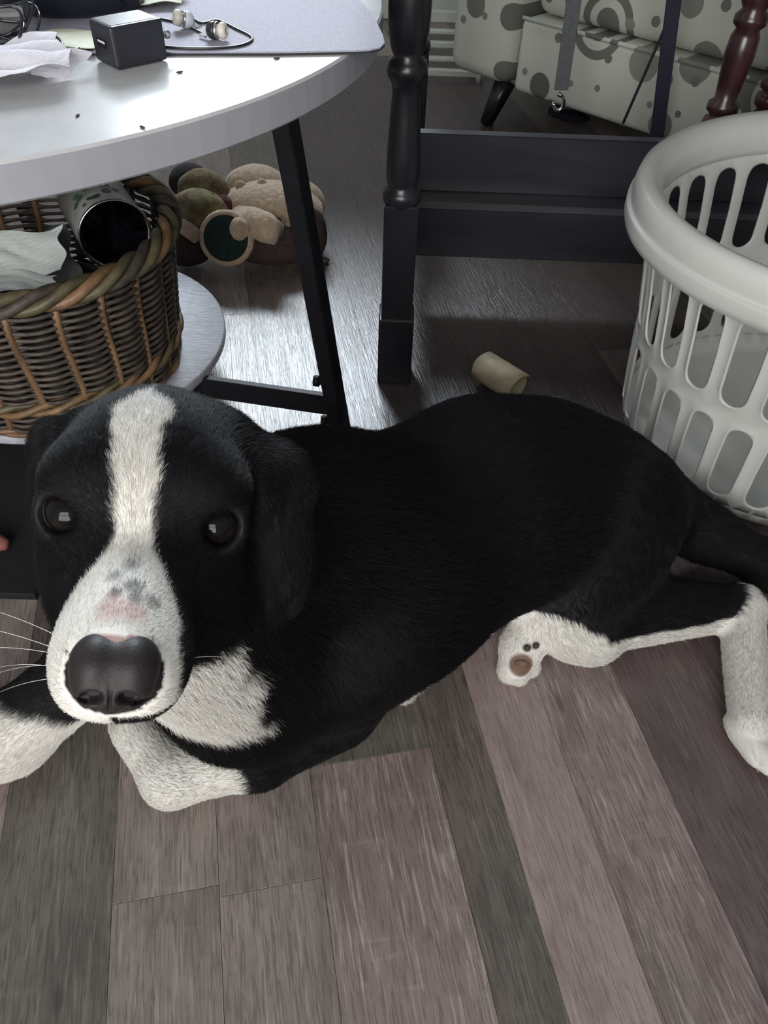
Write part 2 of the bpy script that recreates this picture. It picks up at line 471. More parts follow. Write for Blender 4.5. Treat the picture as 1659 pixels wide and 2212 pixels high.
MB().lathe([(Rc - .0022, 0), (Rc - .001, .0016), (Rc + .0012, .0012), (Rc + .0012, -.002), (Rc, -.003)], 48, TMx, close=True).build('rolled_rim', M_RIM, can)
pb = MB(); an0 = math.atan2(float(tcd.cross(tx) @ Vector((.1, -.5, .8))), float(tx @ Vector((.1, -.5, .8))))
for k in range(14):
    an = an0 + rnd.gauss(0, .45); zz = rnd.uniform(-.050, -.010); rr = rnd.uniform(.003, .007)
    vs = []
    for q_ in range(8):
        da = rr / Rc * math.cos(q_ * PI / 4) * rnd.uniform(.6, 1.2); dz = rr * math.sin(q_ * PI / 4) * rnd.uniform(.6, 1.2)
        vs.append(TMx @ Vector(((Rc + .0004) * math.cos(an + da), (Rc + .0004) * math.sin(an + da), zz + dz)))
    pb.add(vs, [tuple(range(8))])
pb.build('leaf_print', M_GRN, can)


def sheet(name, c, ax, ay, w, h, M, amp, seed, parent=None, n=14, fold=0.0, thick=.0006, up=None):
    ax, ay = Vector(ax).normalized(), Vector(ay).normalized(); nn = ax.cross(ay).normalized(); r = random.Random(seed)
    fr = [(r.uniform(2, 9), r.uniform(2, 9), r.uniform(0, 6), r.uniform(.3, 1)) for _ in range(5)]
    mb = MB(); vs = []
    for i in range(n + 1):
        for j in range(n + 1):
            u, v = i / n - .5, j / n - .5
            hgt = sum(abs(math.sin(a * u + b_ * v + p)) * q for a, b_, p, q in fr) / 5 * amp + fold * abs(u)
            vs.append(Vector(c) + ax * (u * w + .004 * math.sin(9 * v + seed)) + ay * (v * h + .004 * math.sin(8 * u + seed)) + nn * hgt)
    fs = [(i * (n + 1) + j, (i + 1) * (n + 1) + j, (i + 1) * (n + 1) + j + 1, i * (n + 1) + j + 1) for i in range(n) for j in range(n)]
    mb.add(vs, fs, False); o = mb.build(name, M, parent)
    md = o.modifiers.new('thickness', 'SOLIDIFY'); md.thickness = thick; md.offset = 0
    return o


M_PAPER = mat('paper_white', srgb(205, 212, 208), .8, .05, 40)
M_PAPERG = mat('paper_grey', srgb(140, 142, 140), .8, .1, 40)
o = sheet('paper_sheet', aty(38, 552, .80), (1, .25, .05), (-.2, .8, .55), .10, .055, M_PAPER, .006, 3); tag(o, 'crumpled white paper sheet in the wicker basket beside the tin', 'paper')
o = sheet('paper_sheet', aty(95, 560, .86), (.8, .6, -.1), (-.3, .6, .5), .07, .07, M_PAPERG, .010, 5); tag(o, 'grey folded paper behind the white sheet in the basket', 'paper')
o = sheet('paper_sheet', aty(40, 612, .765), (1, .1, -.05), (-.1, .9, .25), .08, .03, M_PAPER, .004, 8); tag(o, 'thin white paper strip just inside the front rim of the basket', 'paper')
o = MB().ellipsoid(Vector((WC[0] - .01, WC[1], WZ0 + .065)), (.118, .118, .058), None, 24, 12, wob=.05).build('dark_cloth', mat('dark_cloth', (.012, .012, .016, 1), .9, .3, 40, .3)); tag(o, 'dark cloth bundle filling the bottom of the wicker basket', 'cloth')

# ------------------------------------------------------------------ on the table top
M_PAD = mat('desk_mat_grey', srgb(150, 146, 160), .75, .08, 500, .3)
M_PADU = mat('desk_mat_rubber', (.02, .02, .022, 1), .8, .1, 60)
zp = TZ + .003
front = [at(x_, y_, zp)[:2] for x_, y_ in ((60, 112), (360, 112), (600, 112), (770, 109))]
corner = [at(x_, y_, zp)[:2] for x_, y_ in ((800, 107), (822, 102), (832, 92), (828, 75), (815, 48), (795, 18), (768, -12))]
far_ = [np.array([-.10, 1.16]), np.array([-.55, 1.22]), np.array([-.62, .80])]
poly = [tuple(p) for p in front + corner + far_]
dm = thing('desk_mat', 'grey fabric desk mat with rounded corner on the white table', 'desk mat', (-.25, .9, TZ))
MB().prism(poly, TZ + .0003, TZ + .0019).build('rubber_base', M_PADU, dm)
MB().prism(poly, TZ + .0019, zp, bev=.0006).build('fabric_top', M_PAD, dm)

M_CH = mat('charger_plastic', srgb(34, 34, 42), .42, .06, 200)
M_CHT = mat('charger_label_face', srgb(60, 62, 64), .20, .06, 200)
A = at(255, 155, TZ + .0003); Bq = at(365, 131, TZ + .0003); Cq = at(190, 143, TZ + .0003)
ux = Vector(Bq - A).normalized(); uy = Vector((-ux.y, ux.x, 0)); lx = (Vector(Bq - A)).length; wy = abs((Vector(Cq - A)).dot(uy)) * 1.3; hz = .031
ch = thing('usb_charger', 'black cube phone charger with one USB port on the table edge', 'charger', tuple(A))
RC = Matrix((ux, uy, Vector((0, 0, 1)))).transposed(); cc = Vector(A) + ux * lx / 2 + uy * wy / 2 + Vector((0, 0, hz / 2))
MB().box(cc, (lx, wy, hz - .001), .0028, RC, seg=3).build('shell', M_CH, ch)
MB().box(cc + Vector((0, 0, hz / 2 - .0006)), (lx - .006, wy - .006, .0007), .0002, RC).build('label_face', M_CHT, ch)
pc = cc - ux * (lx / 2 + .0002)
port = MB()
port.box(pc + uy * 0 + Vector((0, 0, .0035)), (.0012, .0125, .0008), 0, RC); port.box(pc - Vector((0, 0, .0015)), (.0012, .0125, .0008), 0, RC)
port.box(pc + uy * .0062 + Vector((0, 0, .001)), (.0012, .0008, .0055), 0, RC); port.box(pc - uy * .0062 + Vector((0, 0, .001)), (.0012, .0008, .0055), 0, RC)
po = port.build('usb_port', M_BLK, ch)
MB().box(pc + Vector((0, 0, .0020)), (.0014, .0105, .0016), .0002, RC).build('usb_tongue', M_TRIM, po)
po.children[0].matrix_parent_inverse = Matrix.Identity(4)
pr = cc + ux * (lx / 2 + .008)
M_PRONG = mat('steel', (.5, .5, .5, 1), .3, .05, 60, metal=1)
for s_ in (-1, 1):
    b = MB().tube([pr - ux * .008 + uy * s_ * .0063, pr - ux * .001 + uy * s_ * .0063], .0028, 4, flat=.35)
    b.lathe([(.0014, -.0008), (.0032, -.0008), (.0032, .0008), (.0014, .0008)], 14, frame(pr + uy * s_ * .0063, ux, Vector((0, 0, 1)), uy), close=True)
    b.build('prong', M_PRONG, ch)

# earphones
M_EBW = mat('earbud_white', srgb(196, 200, 204), .25, .05, 90)
M_EBB = mat('earbud_black', (.02, .02, .024, 1), .3, .1, 90)
M_SIL = mat('silicone_tip', srgb(205, 198, 186), .35, .04, 90)
M_WIRE = mat('black_cable', (.010, .010, .013, 1), .38, .1, 90, spec=.6)
ep = thing('earphones', 'wired in-ear earphones with pale silicone tips on the desk mat', 'earphones', tuple(at(430, 80, zp)))
def bud(px, py, d, tip):
    d = Vector(d).normalized(); x_ = d.orthogonal().normalized(); c = Vector(at(px, py, zp)) + Vector((0, 0, .0072)); M4 = frame(c, x_, d.cross(x_), d)
    sh = MB().lathe([(0, -.0075), (.0045, -.0072), (.0066, -.005), (.0070, -.001), (.0066, .001), (0, .0012)], 24, M4).build('housing', M_EBW if not tip else M_EBB, ep)
    r_ = MB().lathe([(.0066, .001), (.0069, .0016), (.0058, .003), (0, .0032)], 24, M4).build('ring', M_RIM, ep)
    MB().lathe([(.0022, .003), (.0050, .0035), (.0066, .0062), (.0062, .0088), (.0040, .0104), (.0022, .0106), (.0020, .0060)], 24, M4, close=False).build('silicone_tip', M_SIL, ep)
    st = c - d * .004
    MB().tube([st, st - Vector((0, 0, .003)) - d * .006, st - Vector((0, 0, .0045)) - d * .012], [.0024, .002, .0014], 8).build('strain_relief', M_EBW, ep)
    return st - Vector((0, 0, .0048)) - d * .012
s1 = bud(402, 62, (-.75, -.45, .25), False)
s2 = bud(468, 86, (.95, -.25, .05), True)
def wire(pxs, z, r, name, parent, M):
    P = [Vector(at(a_, b_, z)) for a_, b_ in pxs]; pts = []
    for i in range(len(P) - 1):
        p0, p1, p2, p3 = P[max(i - 1, 0)], P[i], P[i + 1], P[min(i + 2, len(P) - 1)]
        for k in range(8):
            t = k / 8; pts.append(.5 * ((2 * p1) + (-p0 + p2) * t + (2 * p0 - 5 * p1 + 4 * p2 - p3) * t * t + (-p0 + 3 * p1 - 3 * p2 + p3) * t ** 3))
    pts.append(P[-1]); return MB().tube(pts, r, 7).build(name, M, parent)
wire([(420, 42), (438, 50), (470, 44), (510, 62), (545, 82), (520, 98), (455, 104), (380, 103), (340, 98)], zp + .0012, .0011, 'cable', ep, M_WIRE)
wire([(445, 76), (425, 66), (380, 48), (340, 40), (290, 35)], zp + .0012, .0011, 'cable', ep, M_WIRE)

# dark oval dish, papers, cables at the back left of the table
M_DISH = mat('dark_blue_plastic', (.008, .010, .018, 1), .18, .1, 30, spec=.6)
dc = np.array([at(165, 12, TZ)[0], .842]); DM = Matrix.Translation((dc[0], dc[1], zp))
ds = thing('oval_dish', 'glossy dark blue oval dish behind the charger', 'dish', (dc[0], dc[1], zp))
MB().lathe([(0, .0003), (.058, .0003), (.068, .006), (.073, .028), (.071, .0295), (.066, .008), (.056, .004), (0, .004)], 56, DM, a=1.05, b=.72).build('bowl', M_DISH, ds)
MB().lathe([(.0728, .0275), (.0752, .0285), (.0748, .0312), (.0712, .0312), (.0708, .0285)], 56, DM, a=1.05, b=.72, close=True).build('rim', M_DISH, ds)
M_CARD = mat('pale_card', srgb(196, 196, 172), .7, .06, 40)
o = sheet('card', at(310, 8, zp + .004) + np.array([0, .03, .004]), (1, .1, .04), (-.1, 1, .12), .06, .07, M_CARD, .004, 12); tag(o, 'pale folded card behind the dark dish on the table', 'card')
o = sheet('card', at(130, 85, zp + .002), (1, .15, 0), (-.15, 1, 0), .07, .05, M_CARD, .0012, 14); tag(o, 'pale card lying flat between the cables and the charger', 'card')
M_TISS = mat('tissue', srgb(208, 204, 212), .85, .04, 60)
o = sheet('tissue', at(45, 175, TZ + .003) + np.array([-.045, -.004, .001]), (1, .55, .0), (-.55, 1, .0), .16, .085, M_TISS, .028, 22, n=30); tag(o, 'crumpled white tissue at the near left of the table top', 'tissue')
o = sheet('paper_strip', at(138, 152, TZ + .004) + np.array([0, 0, .004]), (.72, .75, .12), (-.5, .5, .6), .045, .014, M_TISS, .003, 25, n=10); tag(o, 'curled white paper strip leaning beside the charger', 'paper')
cbl = thing('cable_bundle', 'tangled bundle of black cables with grey plugs at the back of the table', 'cable', tuple(at(55, 110, zp)))
rc_ = random.Random(4)
for k in range(7):
    cx_c = at(rc_.uniform(-10, 75), rc_.uniform(70, 118), zp); pts = []; R_ = rc_.uniform(.018, .034); til = rc_.uniform(-.9, .9); ph = rc_.uniform(0, 6); th_ = rc_.choice([.0012, .0016, .0028])
    tilt2 = rc_.uniform(.5, 1.2)
    for i in range(44):
        t = ph + 2 * PI * 1.3 * i / 43
        x_, y_ = R_ * math.cos(t), R_ * math.sin(t)
        pts.append((cx_c[0] + x_, cx_c[1] + y_ * math.cos(tilt2) + .004 * math.sin(3 * t), zp + .004 + max(0, (y_ + R_) * math.sin(tilt2) * .9) + .003 * math.sin(2 * t + k)))
    MB().tube(pts, th_, 7).build('cable', M_WIRE, cbl)
wire([(60, 130), (95, 140), (128, 120), (135, 95), (118, 80), (95, 100), (120, 125), (170, 104)], zp + .003, .0013, 'cable', cbl, M_WIRE)
M_GREYP = mat('grey_plug', srgb(108, 106, 108), .5, .06, 80)
for (px, py, s3, rz, dz) in ((42, 92, (.022, .010, .022), .4, .016), (30, 52, (.030, .012, .016), -.3, .030), (70, 68, (.016, .007, .009), .2, .018)):
    MB().box(Vector(at(px, py, zp)) + Vector((0, -.004, dz)), s3, .002, Matrix.Rotation(rz, 3, 'Z') @ Matrix.Rotation(.5, 3, 'X')).build('plug', M_GREYP, cbl)
M_CRUMB = mat('crumb', srgb(60, 52, 46), .8, .3, 200)
for i, (px, py, l) in enumerate(((388, 158, 'thin dark sliver on the white table top right of the charger'), (168, 252, 'dark crumb on the white table top near its front edge'), (308, 277, 'grey crumb right at the front edge of the white table'), (598, 128, 'small dark crumb near the front of the desk mat, on bare table top'))):
    c = at(px, py, TZ); o = MB().ellipsoid(c + np.array([0, 0, .0008]), (.0032, .0011, .0008), Matrix.Rotation(.5 + i, 3, 'Z'), 8, 5).build('crumb', M_CRUMB); tag(o, l, 'crumb', 'crumbs on the table')

# ------------------------------------------------------------------ laundry basket
M_LB = mat('white_plastic', srgb(196, 195, 190), .38, .04, 12, spec=.45)
LC = np.array([.567, .865]); La, Lb_, Lrt, LH = .298, .264, .375, .346
lb = thing('laundry_basket', 'white plastic laundry basket with slotted sides beside the dog', 'laundry basket', (LC[0], LC[1], 0))
cr_, sr_ = math.cos(Lrt), math.sin(Lrt)
def lp(t, s, z, off=0.0):
    ex, ey = La * math.cos(t), Lb_ * math.sin(t); nx_, ny_ = math.cos(t) / La, math.sin(t) / Lb_; nl = math.hypot(nx_, ny_)
    ex, ey = ex * s + off * nx_ / nl, ey * s + off * ny_ / nl
    return (LC[0] + ex * cr_ - ey * sr_, LC[1] + ex * sr_ + ey * cr_, z)
def ls(z): return np.interp(z, [0, .012, .03, .10, .16, .22, .27, .31], [.75, .775, .80, .825, .842, .872, .905, .93])
NSL = 30
mb = MB(); lipm = MB()
def row(z0_, z1_, hz0, hz1, shift, hw):
    cw = 2 * PI / NSL; n = 40
    for k in range(NSL):
        tc_ = (k + shift) * cw; zc_ = (hz0 + hz1) / 2; hr = hw; hl = (hz1 - hz0) / 2
        rad_ = .25
        hole, out = [], []
        for i in range(n):
            a_ = 2 * PI * i / n
            ca_, sa_ = math.cos(a_), math.sin(a_)
            hx_, hz_i = hr * ca_, (hl - hr) * (1 if sa_ > 0 else -1) * (1 if abs(sa_) > 1e-9 else 0) + hr * sa_
            if abs(sa_) < 1e-9: hz_i = 0
            hole.append((tc_ + hx_ / rad_, zc_ + hz_i))
            p_ = (i + 5) % 40; sd_, f_ = p_ // 10, (p_ % 10) / 5.0; bx_, bz_ = ((1, -1 + f_), (1 - f_, 1), (-1, 1 - f_), (-1 + f_, -1))[sd_]
            out.append((tc_ + bx_ * cw / 2, z0_ + (bz_ + 1) / 2 * (z1_ - z0_)))
        mid = [((h_[0] * .82 + o_[0] * .18), (h_[1] * .82 + o_[1] * .18)) for h_, o_ in zip(hole, out)]
        vs = []
        for rg, of in ((out, 0), (mid, 0), (hole, .0012)):
            vs += [lp(t_, ls(z_), z_, of) for t_, z_ in rg]
        fs = [(l * n + i, l * n + (i + 1) % n, (l + 1) * n + (i + 1) % n, (l + 1) * n + i) for l in range(2) for i in range(n)]
        mb.add(vs, fs, True)
row(.160, .300, .172, .288, 0, .0185)
row(.028, .160, .040, .148, .5, .0180)
nn = NSL * 4
def ringq(zs, cap=False):
    rows = [[lp(2 * PI * j / nn, s_, z_) for j in range(nn)] for s_, z_ in zs]
    vs = [p for r_ in rows for p in r_]; fs = [(i * nn + j, i * nn + (j + 1) % nn, (i + 1) * nn + (j + 1) % nn, (i + 1) * nn + j) for i in range(len(rows) - 1) for j in range(nn)]
    if cap: fs.append(tuple(range(nn)))
    mb.add(vs, fs, True)
ringq([(ls(0.002) - .02, .002), (ls(.012), .012), (ls(.028), .028)], True)
ringq([(ls(.300), .300), (.930, .312), (.940, .322)])
wl = mb.build('slotted_wall', M_LB, lb)
md = wl.modifiers.new('thickness', 'SOLIDIFY'); md.thickness = .0028; md.offset = -1
rim = [(.900, .302), (.93, .297), (1.0, .295), (1.02, .298), (1.028, .306), (1.028, .316), (1.0265, .3190), (1.0145, .3195), (1.013, .3205), (1.014, .324), (1.014, .335), (1.004, .345), (.978, .351), (.945, .349), (.910, .340), (.893, .327), (.893, .310)]
mb = MB(); n2 = 160
vs = []
for j in range(n2):
    t = 2 * PI * j / n2
    gl = math.exp(-((((t + 1.72 + PI) % (2 * PI)) - PI) / .30) ** 2)          # hand hold in the near side
    for s_, z_ in rim:
        s2_, z2_ = s_, z_
        if z_ > .3225: z2_ = z_ - .004 * gl; s2_ = s_ + (.034 * gl if s_ > .97 else 0)
        vs.append(lp(t, s2_, z2_))
k_ = len(rim)
fs = [(j * k_ + i, j * k_ + (i + 1) % k_, ((j + 1) % n2) * k_ + (i + 1) % k_, ((j + 1) % n2) * k_ + i) for j in range(n2) for i in range(k_)]
mb.add(vs, fs, True); mb.build('rim', M_LB, lb)

# ------------------------------------------------------------------ dark table with turned posts behind the dog
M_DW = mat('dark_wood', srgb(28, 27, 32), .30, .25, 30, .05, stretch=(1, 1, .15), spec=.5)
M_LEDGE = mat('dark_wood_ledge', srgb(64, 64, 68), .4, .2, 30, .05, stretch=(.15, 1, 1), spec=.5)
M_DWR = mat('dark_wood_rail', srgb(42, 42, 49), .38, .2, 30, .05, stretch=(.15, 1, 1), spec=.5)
tt = thing('dark_table', 'dark stained wooden table on turned posts with wide low stretcher boards', 'table', (.55, 1.29, 0))
def post(x_, y_, rz=0.0):
    b = MB(); R = Matrix.Rotation(rz, 3, 'Z')
    b.box((x_, y_, .055), (.050, .050, .11), .002, R)
    b.box((x_, y_, .19), (.044, .044, .165), .002, R)
    b.lathe([(.0215, .268), (.024, .273), (.025, .280), (.0235, .287), (.018, .291), (.020, .297), (.0215, .305), (.021, .33), (.0185, .37), (.0165, .40), (.0175, .41), (.023, .418), (.024, .426), (.022, .433), (.016, .438), (.020, .446), (.0235, .47), (.024, .50), (.022, .54), (.018, .56), (.0245, .57), (.0245, .58), (.018, .59)], 24, Matrix.Translation((x_, y_, 0)))
    b.box((x_, y_, .64), (.050, .050, .10), .002, R)
    return b.build('post', M_DW, tt)
Pp = at(846, 830, 0)
px_, py_ = float(Pp[0]) + .003, float(Pp[1]) + .025
for x_, y_ in ((px_, py_), (px_ + .022, 1.62), (1.12, py_), (1.12, 1.62)): post(x_, y_)
zb0, zb1 = float(aty(885, 552, 1.213)[2]), float(aty(890, 448, 1.213)[2])
MB().box(((px_ + 1.12) / 2, 1.225, (zb0 + zb1) / 2), (1.12 - px_ - .02, .024, zb1 - zb0), .002).build('lower_stretcher_board', M_DWR, tt)
yl = float(at(890, 412, zb1 + .012)[1])
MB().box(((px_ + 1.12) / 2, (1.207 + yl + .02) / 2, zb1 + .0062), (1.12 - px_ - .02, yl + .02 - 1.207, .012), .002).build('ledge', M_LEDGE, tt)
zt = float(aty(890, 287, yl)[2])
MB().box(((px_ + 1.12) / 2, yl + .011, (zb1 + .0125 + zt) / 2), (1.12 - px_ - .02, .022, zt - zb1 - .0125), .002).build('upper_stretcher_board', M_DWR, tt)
for x_ in (px_ + .012, 1.12): MB().box((x_, (py_ + 1.62) / 2, .14), (.020, 1.62 - py_ - .04, .10), .002).build('side_rail', M_DW, tt)
MB().box(((px_ + 1.12) / 2, (py_ + 1.62) / 2, .706), (1.12 - px_ + .14, 1.62 - py_ + .14, .028), .004).build('tabletop', M_DW, tt)

# straps and cord hanging from the dark table
M_STRAP = mat('grey_strap', srgb(86, 88, 90), .7, .1, 200, .2)
M_NAVY = mat('navy_strap', srgb(28, 28, 48), .7, .1, 200, .2)
M_CHROME = mat('chrome', (.75, .75, .75, 1), .08, .03, 50, metal=1)
def hang(px0, py0, px1, py1, Y, w, t, name, M, parent):
    a_, b_ = aty(px0, py0, Y), aty(px1, py1, Y); d_ = (a_ - b_); a_ = b_ + d_ * ((.690 - b_[2]) / d_[2])
    ax = Vector(a_ - b_); zz_ = ax.normalized(); xx_ = Vector((0, 1, 0)).cross(zz_).normalized(); R = Matrix((xx_, zz_.cross(xx_), zz_)).transposed()
    return MB().box(Vector((a_ + b_) / 2), (w, t, ax.length), t * .3, R).build(name, M, parent), b_
base_ = aty(1212, 195, 1.56)
ls_ = thing('dog_leash', 'grey strap leash with a chrome snap hook hanging before the dotted armchair', 'leash', tuple(base_))
_, e_ = hang(1240, 0, 1212, 195, 1.56, .026, .003, 'strap', M_STRAP, ls_)
e_ = Vector(e_)
MB().lathe([(.004, -.011), (.0055, -.011), (.0055, -.004), (.004, -.004)], 14, Matrix.Translation(e_), close=True).build('swivel', M_CHROME, ls_)
hk = [e_ + Vector((.010 * math.sin(a_), 0, -.022 + .013 * math.cos(a_))) for a_ in [i * .5 - .2 for i in range(11)]]
MB().tube(hk, .0034, 8).build('snap_hook', M_CHROME, ls_)
o, _ = hang(1456, 0, 1418, 300, 1.56, .026, .004, 'navy_strap', M_NAVY, None); tag(o, 'dark navy strap hanging between the leash and the mahogany stool', 'strap')
o, _ = hang(1432, 70, 1345, 268, 1.57, .005, .005, 'hanging_cord', M_WIRE, None); tag(o, 'thin black cord hanging slantwise left of the navy strap', 'cord')

cl = at(1232, 250, .012); mbc = MB(); mbc.ellipsoid(cl, (.050, .026, .012), Matrix.Rotation(-.5, 3, 'Z'), 20, 10, wob=.10); mbc.ellipsoid(cl + np.array([-.035, .015, .004]), (.022, .018, .014), None, 14, 8, wob=.1)
o = mbc.build('dark_cloth', mat('navy_cloth', srgb(30, 30, 52), .9, .2, 60, .4)); tag(o, 'dark navy cloth on the floor below the chrome leash hook', 'cloth')
# turned mahogany stool
M_MAH = mat('mahogany', srgb(62, 36, 36), .25, .3, 40, .05, stretch=(1, 1, .2), spec=.6)
sl = thing('turned_stool', 'reddish mahogany stool with turned legs behind the laundry basket', 'stool', (.66, 1.37, 0))
for x_, y_ in ((.515, 1.325), (.77, 1.30), (.64, 1.45)):
    MB().lathe([(.012, 0), (.016, .01), (.018, .05), (.014, .09), (.020, .10), (.020, .115), (.014, .125), (.017, .17), (.021, .21), (.022, .235), (.016, .247), (.024, .254), (.0255, .262), (.0235, .270), (.016, .275), (.0245, .282), (.0245, .292), (.017, .299), (.019, .32), (.023, .36), (.0215, .385), (.017, .395), (.0245, .402), (.0245, .412), (.017, .42), (.022, .43), (.022, .462)], 24, Matrix.Translation((x_, y_, 0))).build('leg', M_MAH, sl)
MB().lathe([(0, .462), (.15, .462), (.157, .470), (.157, .482), (.15, .490), (0, .490)], 48, Matrix.Translation((.642, 1.345, 0))).build('seat', M_MAH, sl)


# ------------------------------------------------------------------ armchair in circle-print fabric
def dots_mat(name, bg, c1, c2):
    M = bpy.data.materials.new(name); M.use_nodes = True; nt = M.node_tree; N = nt.nodes.new; L = nt.links.new; b = nt.nodes['Principled BSDF']
    tc = N('ShaderNodeTexCoord'); cur = None
    b.inputs['Roughness'].default_value = .9; b.inputs['Specular IOR Level'].default_value = .2
    def rgbn(c): n = N('ShaderNodeRGB'); n.outputs[0].default_value = c; return n.outputs[0]
    cur = rgbn(bg)
    for (sc, seed, rmin, rmax, ring_) in ((9.5, (3.3, 1.1, 5.5), .23, .33, False), (5.2, (.4, 2.2, 9.1), .30, .38, True), (15.0, (7.3, 4.1, 1.5), .10, .2, False)):
        mp = N('ShaderNodeMapping'); mp.inputs['Location'].default_value = seed; mp.inputs['Rotation'].default_value = (PI / 2, 0, 0); L(tc.outputs['Object'], mp.inputs['Vector'])
        vo = N('ShaderNodeTexVoronoi'); vo.voronoi_dimensions = '2D'; vo.inputs['Scale'].default_value = sc; vo.inputs['Randomness'].default_value = .55; L(mp.outputs[0], vo.inputs['Vector'])
        sp = N('ShaderNodeSeparateColor'); L(vo.outputs['Color'], sp.inputs[0])
        rr = N('ShaderNodeMapRange'); rr.inputs[3].default_value = rmin; rr.inputs[4].default_value = rmax; L(sp.outputs[0], rr.inputs[0])
        lt = N('ShaderNodeMath'); lt.operation = 'LESS_THAN'; L(vo.outputs['Distance'], lt.inputs[0]); L(rr.outputs[0], lt.inputs[1])
        keep = N('ShaderNodeMath'); keep.operation = 'LESS_THAN'; keep.inputs[1].default_value = .62 if not ring_ else .55; L(sp.outputs[1], keep.inputs[0])
        mk = N('ShaderNodeMath'); mk.operation = 'MULTIPLY'; L(lt.outputs[0], mk.inputs[0]); L(keep.outputs[0], mk.inputs[1])
        if ring_:
            ir = N('ShaderNodeMath'); ir.operation = 'MULTIPLY'; ir.inputs[1].default_value = .72; L(rr.outputs[0], ir.inputs[0])
            gt = N('ShaderNodeMath'); gt.operation = 'GREATER_THAN'; L(vo.outputs['Distance'], gt.inputs[0]); L(ir.outputs[0], gt.inputs[1])
            ir2 = N('ShaderNodeMath'); ir2.operation = 'MULTIPLY'; ir2.inputs[1].default_value = .45; L(rr.outputs[0], ir2.inputs[0])
            l2 = N('ShaderNodeMath'); l2.operation = 'LESS_THAN'; L(vo.outputs['Distance'], l2.inputs[0]); L(ir2.outputs[0], l2.inputs[1])
            ad = N('ShaderNodeMath'); ad.operation = 'ADD'; L(gt.outputs[0], ad.inputs[0]); L(l2.outputs[0], ad.inputs[1])
            m3 = N('ShaderNodeMath'); m3.operation = 'MULTIPLY'; L(mk.outputs[0], m3.inputs[0]); L(ad.outputs[0], m3.inputs[1])
            x0_ = N('ShaderNodeMix'); x0_.data_type = 'RGBA'; L(mk.outputs[0], x0_.inputs[0]); L(cur, x0_.inputs[6]); x0_.inputs[7].default_value = bg; cur = x0_.outputs[2]; mk = m3
        cm = N('ShaderNodeMix'); cm.data_type = 'RGBA'; L(sp.outputs[2], cm.inputs[0]); cm.inputs[6].default_value = c1; cm.inputs[7].default_value = c2
        x = N('ShaderNodeMix'); x.data_type = 'RGBA'; L(mk.outputs[0], x.inputs[0]); L(cur, x.inputs[6]); L(cm.outputs[2], x.inputs[7]); cur = x.outputs[2]
    L(cur, b.inputs['Base Color']); return M


M_DOT = dots_mat('circle_print', srgb(196, 198, 186), srgb(100, 102, 96), srgb(140, 142, 132))
AC = np.array([.249, 1.979]); ad_ = math.atan2(-.69, .72)
ac = bpy.data.objects.new('armchair', None); COL.objects.link(ac); ac.location = (AC[0], AC[1], 0); ac.rotation_euler = (0, 0, ad_); ac['_base'] = [0.0, 0.0, 0.0]
tag(ac, 'cream armchair printed with grey circles and rings, on dark legs', 'armchair')
def cush(c, s_, bev, name):
    o = MB().box(c, s_, bev, seg=3).build(name, M_DOT, ac); o.data.polygons.foreach_set('use_smooth', [True] * len(o.data.polygons)); return o
cush((.31, .36, .175), (.60, .70, .15), .015, 'seat_base')
cush((.31, .38, .320), (.59, .68, .135), .035, 'seat_cushion')
cush((-.105, .37, .355), (.19, .72, .51), .035, 'arm')
cush((.72, .37, .355), (.19, .72, .51), .035, 'arm')
cush((.31, .66, .52), (.64, .16, .50), .05, 'back_cushion')
for x_, y_ in ((-.04, .05), (.66, .05), (-.04, .66), (.66, .66)):
    MB().tube([(x_, y_, .102), (x_ + (.035 if x_ > .4 else -.03), y_ - .02, 0.0)], [.026, .016], 4).build('leg', M_DW, ac)
MB().tube([(.02, .004, .252), (.60, .004, .252)], .005, 6).build('piping', M_DOT, ac)

# slatted rack far behind
M_SL = mat('white_slat', srgb(190, 192, 186), .5, .05, 40)
rk = thing('slatted_rack', 'low white slatted rack on the floor left of the armchair', 'rack', (.115, 2.45, 0))
for k, (py, sh, yy) in enumerate(((35, .030, 2.52), (68, .012, 2.47), (96, .016, 2.44), (127, .012, 2.41), (156, .018, 2.38), (187, .014, 2.35))):
    c = aty(948, py, yy); MB().box((.115, yy, float(c[2])), (.24, .020, sh), .003).build('slat', M_SL, rk)
for x_ in (.01, .22):
    MB().tube([(x_, 2.372, 0), (x_, 2.372, .02), (x_, 2.53, float(aty(948, 20, 2.53)[2])), (x_, 2.56, 0)], .009, 6).build('rack_frame', M_SL, rk)

# ------------------------------------------------------------------ rawhide roll, plush toys
M_RAW = mat('rawhide', srgb(176, 160, 132), .6, .12, 50, .25)
a_, b_ = at(1045, 792, .026), at(1118, 838, .026); axr = Vector(b_ - a_); Lr = axr.length; xr = Vector((0, 0, 1)).cross(axr).normalized(); RM = frame(a_, xr, axr.normalized().cross(xr), axr.normalized())
mb = MB(); vs = []; nsp = 40
for j in range(nsp + 1):
    t = j / nsp; an = t * 2 * PI * 1.35 + .6; r_ = .0235 - .0045 * t
    for zz in (-.004 + .002 * math.sin(5 * t), Lr * .33, Lr * .66, Lr + .004 * math.sin(4 * t + 1)): vs.append(RM @ Vector((r_ * 1.12 * math.cos(an), r_ * .98 * math.sin(an), zz)))
mb.add(vs, [(j * 4 + i, j * 4 + i + 1, (j + 1) * 4 + i + 1, (j + 1) * 4 + i) for j in range(nsp) for i in range(3)], True)
o = mb.build('rawhide_roll', M_RAW); md = o.modifiers.new('thickness', 'SOLIDIFY'); md.thickness = .0032; md.offset = -1
tag(o, 'tan rolled rawhide chew on the floor behind the dog\'s back', 'dog chew')

